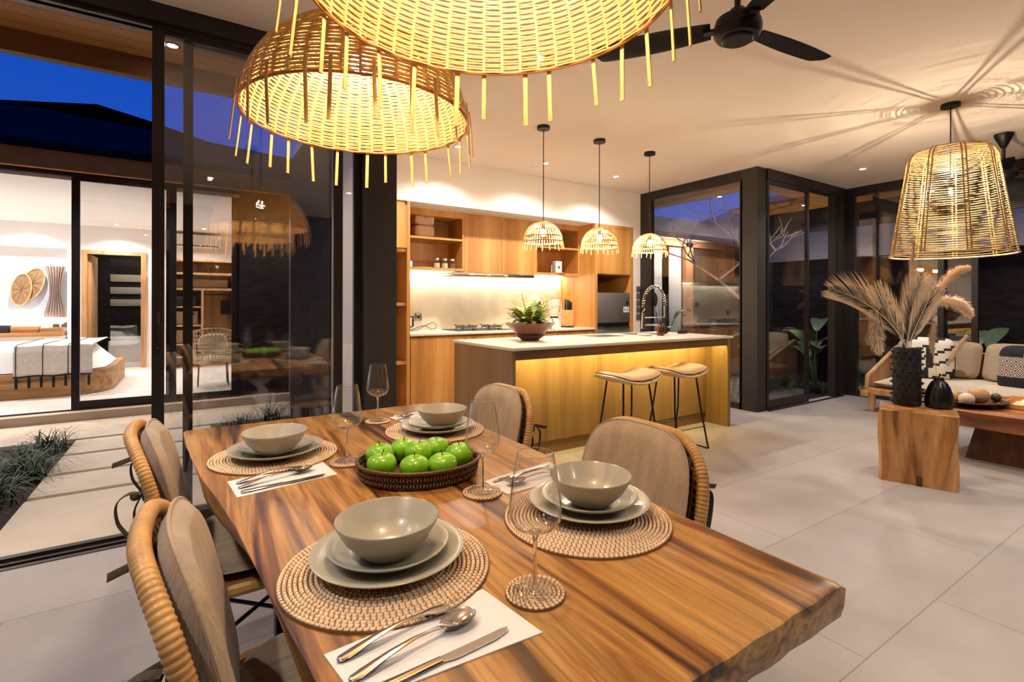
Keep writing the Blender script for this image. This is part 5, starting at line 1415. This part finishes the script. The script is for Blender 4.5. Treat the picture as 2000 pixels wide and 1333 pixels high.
# coffee table
t = thing('coffee_table', 'low live-edge slab coffee table in front of the sofa', 'coffee table', (5.62, .85, 0))
mm = M(); rows = []
def slabout(z):
    o = []
    for i in range(60):
        a = 2 * PI * i / 60
        x = .55 * sgnpow(math.cos(a), .45); y = .86 * sgnpow(math.sin(a), .45)
        w_ = .03 * math.sin(3 * a + 1) + .02 * math.sin(7 * a) + .012 * math.sin(13 * a)
        k = 1 + w_ - (.06 * ((.42 - z) / .13) ** 1.5 * (1 + .6 * math.sin(5 * a)) if z < .42 else .0)
        o.append((x * k, y * k, z))
    return o
for z in (.42, .415, .39, .35, .31, .29):
    rows.append([mm.b.verts.new((p[0] * (.985 if z == .42 else 1), p[1] * (.985 if z == .42 else 1), z)) for p in slabout(z)])
for A, B in zip(rows, rows[1:]):
    for j in range(60): mm.b.faces.new((A[j], B[j], B[(j + 1) % 60], A[(j + 1) % 60]))
mm.b.faces.new(rows[0]); mm.b.faces.new(rows[-1][::-1])
mm.build('slab_top', 'suar_x', t, ang=50)
for y in (.28, -.55):
    mm = M(); rows = []
    for k in range(5):
        q = k / 4; hw_ = .30 - .03 * q; x0 = -.30 + .02 * q
        rows.append([mm.b.verts.new(p) for p in ((x0, y - hw_ * .95 + .05 * q, .3 * q), (x0 + .5, y - hw_ * .9, .3 * q), (x0 + .5, y + hw_ * .8, .3 * q), (x0, y + hw_ * .9 - .04 * q, .3 * q))])
    for A, B in zip(rows, rows[1:]):
        for j in range(4): mm.b.faces.new((A[j], A[(j + 1) % 4], B[(j + 1) % 4], B[j]))
    mm.b.faces.new(rows[0][::-1]); mm.b.faces.new(rows[-1])
    mm.build('leg', 'suar_dark', t)
# bowl of rope balls
t = thing('wooden_bowl', 'shallow wooden dish of decorative balls on the coffee table', 'dish', (5.36, 1.36, .422), R(-33))
M().lathe([(0, 0), (.09, .0), (.12, .006), (.235, .04), (.245, .048), (.235, .05), (.11, .016), (0, .012)], 48).xf(Matrix.Diagonal((1, .75, 1, 1))).build('dish_body', 'wood_dark', t)
mm = M()
balls = [(-.13, .05, .055, 'rope_ball', 'tan rope ball at the back left of the wooden dish'), (-.10, -.05, .052, 'rope_white', 'white ball at the front left of the wooden dish'), (.04, .0, .072, 'rope_ball', 'largest straw coloured ball in the wooden dish')]
for x, y, r_, mt, l_ in balls:
    a = R(-33); X = 5.36 + x * math.cos(a) - y * math.sin(a); Y = 1.36 + x * math.sin(a) + y * math.cos(a)
    mm = M()
    mm.grid(lambda u, v: (r_ * (1 + .03 * math.sin(34 * PI * v + 6 * PI * u)) * math.sin(PI * v) * math.cos(2 * PI * u) * 1.12, r_ * (1 + .03 * math.sin(34 * PI * v + 6 * PI * u)) * math.sin(PI * v) * math.sin(2 * PI * u), -r_ * .92 * math.cos(PI * v)), 40, 60, cu=True)
    tag(mm.build('decor_ball', mt, loc=(X, Y, .422 + .018 + r_ * .92), ang=80), l_, 'decor ball', 'decor balls in the wooden dish')
a = R(-33); o = M().ball((0, 0, 0), .034).build('decor_ball', 'grey_ball', loc=(5.36 + .185 * math.cos(a), 1.36 + .185 * math.sin(a), .422 + .036 + .034)); tag(o, 'small dark grey ball at the right rim of the wooden dish', 'decor ball', 'decor balls in the wooden dish')
# noughts and crosses tray
t = thing('board_game', 'wooden noughts and crosses game tray at the photo edge of the coffee table', 'board game', (5.66, .96, .423), R(0))
M().box(-.20, -.28, 0, .20, .28, .014, bev=.003).build('board', 'bamboo_tray', t)
mm = M()
mm.box(-.20, -.28, .014, -.185, .28, .034).box(.185, -.28, .014, .20, .28, .055).box(-.185, .265, .014, .185, .28, .034).box(-.185, -.28, .014, .185, -.265, .034)
for k in (-.06, .06): mm.box(-.185, k * 1.45 - .006, .014, .185, k * 1.45 + .006, .026).box(k - .006, -.265, .0141, k + .006, .265, .0262)
mm.build('grid_rim', 'bamboo_tray', t, smooth=False)
kk = 0
for i, x in enumerate((-.12, 0, .12)):
    for j, y in enumerate((.17, 0, -.17)):
        kk += 1
        mk = (i + j) % 2
        mm = M()
        if mk == 0:
            for a in (PI / 4, -PI / 4): mm.tube([(-.042 * math.cos(a), -.042 * math.sin(a), .024), (.042 * math.cos(a), .042 * math.sin(a), .024)], .011, 6)
        else: mm.tube([(.034 * math.cos(q * PI / 12), .034 * math.sin(q * PI / 12), .024) for q in range(24)], .0105, 6, closed=True)
        o = mm.build('game_piece', 'palm_dry', loc=(5.66 + x, .96 + y, .423 + .003))
        tag(o, ('cross' if mk == 0 else 'ring') + ' shaped wooden piece on the game tray, ' + ['front', 'middle', 'back'][i] + ' row, ' + ['left', 'centre', 'right'][j], 'game piece', 'pieces on the game tray')

# sofa along the open garden side, facing the room
t = thing('sofa', 'pale wood framed sofa with linen cushions at the right edge', 'sofa', (6.66, 2.66, 0))
# local: x depth 0..0.9, y runs to negative
M().box(0, -2.6, .20, .06, 0, .27, bev=.006).box(.06, -2.6, .20, .92, -2.54, .27).box(.06, -.06, .20, .92, 0, .27).box(.86, -2.54, .20, .92, -.06, .27).box(.06, -2.54, .235, .86, -.06, .262).build('seat_frame', 'teak_frame', t, smooth=False)
M().tube([(.02, -.02, .27), (.03, -.02, .405), (.82, -.02, .70), (.88, -.02, .71)], .024, 10).build('arm_rail', 'teak_frame', t)
for i in range(15):
    x = .12 + i * .05; M().tube([(x, -.02, .26), (x, -.02, .41 + (x - .03) / .79 * .295 - .01)], .009, 6).build('arm_spindle', 'teak_frame', t)
M().box(-.03, -.05, .17, .06, .03, .235, bev=.004).build('corner_block', 'teak_frame', t)
for x, y in ((.05, -.06), (.84, -.06), (.05, -2.5), (.84, -2.5)):
    M().tube([(x, y, .20), (x, y, 0)], [.042, .030], 12).build('leg', 'teak_frame', t)
M().box(.86, -2.6, .27, .92, 0, .70, bev=.01).build('back_rail', 'teak_frame', t)
pad(lambda u, v, w: (.44 + u, -1.29 + v, .335 + w), .41, 1.24, .085, n=14, back=.065, p=.35, na=80).build('seat_cushion', 'linen', t)
for k in range(3):
    pad(lambda u, v, w: (.70 - w + .10 * (v / .2), -.46 - k * .82 + u, .62 + v), .40, .205, .10, n=7, back=.08, p=.45, na=64).build('back_cushion', 'linen_tan', t)
# patterned cushions
def pattern_cushion(kind, loc, rz, label):
    t = thing('scatter_cushion', label, 'cushion', loc, rz)
    pad(lambda u, v, w: (-w + .28 * v * .6, u, .24 + v), .235, .235, .075, n=5, back=.07, p=.5, na=64).build('cushion_cover', 'pattern_' + kind, t)
def tri_pat(name, dark, light, mode):
    m, tt, b = newmat(name); N = tt.nodes; L = tt.links; b.inputs['Roughness'].default_value = .95
    tcn = N.new('ShaderNodeTexCoord'); sp_ = N.new('ShaderNodeSeparateXYZ'); L.new(tcn.outputs['Object'], sp_.inputs[0])
    def mt(op, a, b_=None, c=None):
        n_ = N.new('ShaderNodeMath'); n_.operation = op
        for i, x in enumerate((a, b_, c)):
            if x is None: continue
            if isinstance(x, (int, float)): n_.inputs[i].default_value = x
            else: L.new(x, n_.inputs[i])
        return n_.outputs[0]
    y, z = sp_.outputs['Y'], sp_.outputs['Z']
    if mode == 'kilim':
        st = mt('SNAP', z, .028)
        tri = mt('PINGPONG', mt('ADD', y, mt('MULTIPLY', st, 1.0)), .12)
        saw = mt('PINGPONG', mt('ADD', st, .02), .14)
        val = mt('LESS_THAN', mt('ABSOLUTE', mt('SUBTRACT', tri, saw)), .032)
    else:
        a_ = mt('PINGPONG', y, .035); c_ = mt('PINGPONG', z, .045)
        s_ = mt('ADD', a_, mt('MULTIPLY', c_, .8)); val = mt('LESS_THAN', mt('PINGPONG', s_, .009), .0045)
        band = mt('GREATER_THAN', z, .16); val = mt('MAXIMUM', mt('SUBTRACT', 1, band), val)
        top_ = mt('GREATER_THAN', z, .36); val = mt('MAXIMUM', val, mt('MULTIPLY', top_, mt('GREATER_THAN', y, .02)))
    mx = N.new('ShaderNodeMix'); mx.data_type = 'RGBA'; mx.inputs['A'].default_value = light; mx.inputs['B'].default_value = dark
    L.new(val, mx.inputs['Factor']); L.new(mx.outputs['Result'], b.inputs['Base Color']); MATS[name] = m
tri_pat('pattern_kilim', lin(44, 40, 42), lin(234, 226, 216), 'kilim')
tri_pat('pattern_diamond', lin(36, 34, 38), lin(224, 212, 200), 'diamond')
pattern_cushion('kilim', (7.02, 2.17, .40), R(12), 'white cushion with black kilim zigzags at the left end of the sofa')
pattern_cushion('diamond', (7.00, 1.36, .36), R(-8), 'black and white diamond cushion at the right edge of the sofa')

# ================================================================ PLANTS AND GARDEN
def tuft(name, label, loc, n_, h_, spread, mat='grass_leaf', w_=.006, grp=None):
    mm = M()
    for i in range(n_):
        a = random.uniform(0, 2 * PI); l_ = h_ * random.uniform(.6, 1.15); sp2 = spread * random.uniform(.3, 1.1)
        b0 = Vector((random.gauss(0, .05), random.gauss(0, .05), 0)); d = Vector((math.cos(a), math.sin(a), 0)); s_ = Vector((-d.y, d.x, 0)) * w_
        pr2 = None
        for k in range(6):
            u = k / 5; p = b0 + d * sp2 * u ** 1.5 + Vector((0, 0, l_ * (u - .55 * u ** 3 * (1 + sp2)))); ww = (1 - u * .9)
            cur = (mm.b.verts.new(p - s_ * ww), mm.b.verts.new(p + s_ * ww))
            if pr2: mm.b.faces.new((pr2[0], pr2[1], cur[1], cur[0]))
            pr2 = cur
    return tag(mm.build(name, mat, loc=loc), label, 'grass', grp)
gp = [(-1.25, 4.25), (-1.15, 4.75), (-1.3, 5.2), (-1.2, 5.65), (-1.55, 4.9), (-1.6, 5.5), (-1.05, 5.3), (-1.1, 6.2), (-1.45, 4.5)]
for i, (x, y) in enumerate(gp):
    tuft('grass_clump', 'dark arching grass clump left of the paving, ' + ['nearest the door', 'second from the door', 'in the middle of the row', 'toward the bedroom', 'in the back row', 'at the far back', 'against the slabs', 'farthest, by the walkway', 'near the door, outer row'][i], (x, y, -.15), 90, .42, .42, grp='grass clumps left of the paving')
gp2 = [(.45, 6.15), (.80, 6.5), (.30, 5.6), (1.15, 6.7), (.45, 4.6), (.40, 5.1), (.55, 5.5), (.42, 4.0), (.55, 4.3), (1.5, 6.9), (1.85, 6.6)]
for i, (x, y) in enumerate(gp2):
    tuft('grass_clump', 'grass clump behind the glass, ' + ['left of the pilaster', 'directly in front of the pilaster', 'beside the third slab', 'right of the pilaster', 'beside the wide slab', 'beside the second slab', 'between slab and dark wall', 'closest to the glass', 'just behind the table corner', 'at the far right end', 'by the dark wall'][i], (x, y, -.15), 70, .40, .38, grp='grass clumps behind the sliding glass')
def bigleaf(mm, base, az, h_, ln, wd, bend=.6):
    d = Vector((math.cos(az), math.sin(az), 0)); s_ = Vector((-d.y, d.x, 0))
    st = [Vector(base) + d * (.25 * h_ * u * u) + Vector((0, 0, h_ * u)) for u in [i / 6 for i in range(7)]]
    mm.tube(st, .008, 5)
    pr2 = None; t0 = st[-1]
    for k in range(11):
        u = k / 10; p = t0 + d * ln * (u * .55 + .25 * bend * u * u) + Vector((0, 0, ln * (.85 * u - bend * .7 * u * u)))
        ww = wd * math.sin(PI * min(1, u * .92 + .05)) ** .75
        cur = [mm.b.verts.new(p - s_ * ww + Vector((0, 0, ww * .25))), mm.b.verts.new(p), mm.b.verts.new(p + s_ * ww + Vector((0, 0, ww * .25)))]
        if pr2:
            mm.b.faces.new((pr2[0], pr2[1], cur[1], cur[0])); mm.b.faces.new((pr2[1], pr2[2], cur[2], cur[1]))
        pr2 = cur
def leafy(loc, leaves, label, mat='leaf', name='broadleaf_plant', grp='broad leaved plants along the garden wall'):
    mm = M()
    for az, h_, ln, wd, bd in leaves: bigleaf(mm, (random.uniform(-.05, .05), random.uniform(-.05, .05), 0), az, h_, ln, wd, bd)
    return tag(mm.build(name, mat, loc=loc), label, 'plant', grp)
rr = random.Random(11)
def rl(n_, h0, h1, l0=.35, l1=.6): return [(rr.uniform(0, 2 * PI), rr.uniform(h0, h1), rr.uniform(l0, l1), rr.uniform(.09, .15), rr.uniform(.4, 1.0)) for _ in range(n_)]
leafy((8.8, 4.25, -.15), rl(7, .5, .95), 'broad leaved plant seen through the open gap beside the glass panel', 'leaf_pale')
leafy((8.5, 4.95, -.15), rl(6, .4, .8), 'broad leaved plant behind the left glass panel of the corner')
leafy((8.8, 3.55, -.15), rl(6, .4, .8), 'broad leaved plant right of the pale one by the garden wall')
leafy((8.85, 2.25, -.15), rl(7, .55, .85), 'pale broad leaved plant directly above the sofa back', 'leaf_pale')
leafy((8.8, 1.55, -.15), rl(6, .4, .75), 'dark broad leaved plant behind the right part of the sofa')
leafy((8.9, .9, -.15), rl(7, .35, .7, .3, .5), 'low dark broad leaved plant at the right edge behind the sofa')
leafy((8.85, 2.9, -.15), rl(6, .4, .8), 'broad leaved plant behind the fixed glass beside the sofa arm')
for i, (x, y) in enumerate([(8.4, 4.3), (8.3, 4.0), (8.6, 4.6), (8.2, 3.7), (7.9, 4.1), (8.5, 3.4), (7.9, 4.6)]):
    tuft('grass_clump', 'grass clump on the garden ground, ' + ['below the pale leaves', 'in front of the pale leaves', 'left of the pale leaves', 'right of the glass gap', 'nearest the gap', 'toward the sofa', 'behind the sliding panel'][i], (x, y, -.15), 80, .38, .3, grp='grass clumps in the garden')
for i, (x, y) in enumerate([(5.85, 3.9), (5.9, 4.3), (6.3, 4.1), (6.0, 4.8), (6.6, 4.9)]):
    tuft('bamboo_grass', 'tall bamboo-like grass outside the kitchen window, ' + ['closest to the corner column', 'second from the column', 'a little farther out', 'toward the kitchen wall', 'farthest out'][i], (x, y, -.15), 40, .75, .28, 'leaf_pale', .011, grp='bamboo grass outside the kitchen window')
# areca plant and broad leaf beyond kitchen window
t = thing('areca_palm', 'small bright green palm seen through the kitchen window', 'plant', (9.0, 6.4, -.15))
mm = M()
for i in range(12): frond(mm, (0, 0, 0), random.uniform(0, 2 * PI), random.uniform(.3, .5), random.uniform(1.0, 1.5), random.uniform(.3, .6), .12, 14)
mm.build('fronds', 'fern_leaf', t)
leafy((8.15, 6.9, -.15), [(R(200), 1.35, .5, .10, .3), (R(-20), 1.1, .5, .12, .8), (R(90), 1.0, .4, .1, .6)], 'tall leaf plant beyond the kitchen window beside the white curtain', 'leaf', grp='plants of the right court')
# bare frangipani tree
t = thing('frangipani_tree', 'bare pale branched tree outside the kitchen window', 'tree', (8.3, 5.1, -.15))
mm = M()
def br(p, d, ln, r_, dep):
    q = p + d * ln; m_ = p.lerp(q, .5) + Vector((random.gauss(0, .05), random.gauss(0, .05), random.gauss(0, .03))) * ln
    mm.tube([p, m_, q], [r_, r_ * .85, r_ * .72], 7)
    if dep:
        for k in range(2 + (random.random() < .3)):
            nd = (d * .8 + Vector((random.gauss(0, .65), random.gauss(0, .65), random.uniform(-.05, .55)))).normalized(); br(q, nd, ln * random.uniform(.65, .85), r_ * .68, dep - 1)
random.seed(21)
br(Vector((0, 0, 0)), Vector((0, 0, 1)), 1.35, .05, 0)
br(Vector((0, 0, 1.33)), Vector((-.2, .75, .75)).normalized(), .75, .036, 4)
br(Vector((0, 0, 1.33)), Vector((.4, .1, .9)).normalized(), .75, .036, 4)
br(Vector((0, 0, 1.33)), Vector((-.3, -.4, .9)).normalized(), .7, .03, 3)
mm.build('branches', 'bark', t)
o = thing('garden_spotlight', 'small garden spotlight at the foot of the bare tree', 'garden light', (7.9, 4.8, -.15))
M().cyl((0, 0, 0), .03, .08, 14).build('housing', 'black_iron', o)
spot('garden_lamp', (0, 0, .12), 60, NEUT, 90, .6, parent=o, rot=(R(180 - 5), R(10), 0))
def eave(x, y, z, w_, label):
    t = thing('eave_downlight', label, 'downlight', (x, y, z), group='downlights under the eaves')
    M().lathe([(.04, 0), (.04, -.006), (.03, -.006), (.03, 0)], 18).build('ring', 'black_iron', t)
    M().cyl((0, 0, -.003), .029, .002, 14).build('lamp_disc', 'down_disc', t)
    spot('downlight_lamp', (0, 0, -.02), w_, (1, .86, .70), 130, .8, parent=t)
for x, l_ in ((-3.2, 'outside the open door at the far left'), (-1.6, 'outside the open sliding door'), (-.1, 'above the two sliding panels')):
    eave(x, 3.66, H - .02, 55, 'small downlight under the house eave ' + l_)
for x, l_ in ((-3.4, 'left of the bed'), (-2.0, 'in front of the bed'), (-.6, 'in front of the bathroom door'), (.9, 'over the grey pilaster')):
    eave(x, 7.1, 2.80, 45, 'small downlight under the bedroom eave ' + l_)
for y, l_ in ((1.9, 'above the plants behind the sofa'), (4.1, 'above the plants outside the glass corner')):
    eave(8.15, y, H - .02, 30, 'added fill downlight under the garden eave ' + l_)  # fill lamps added over the garden side
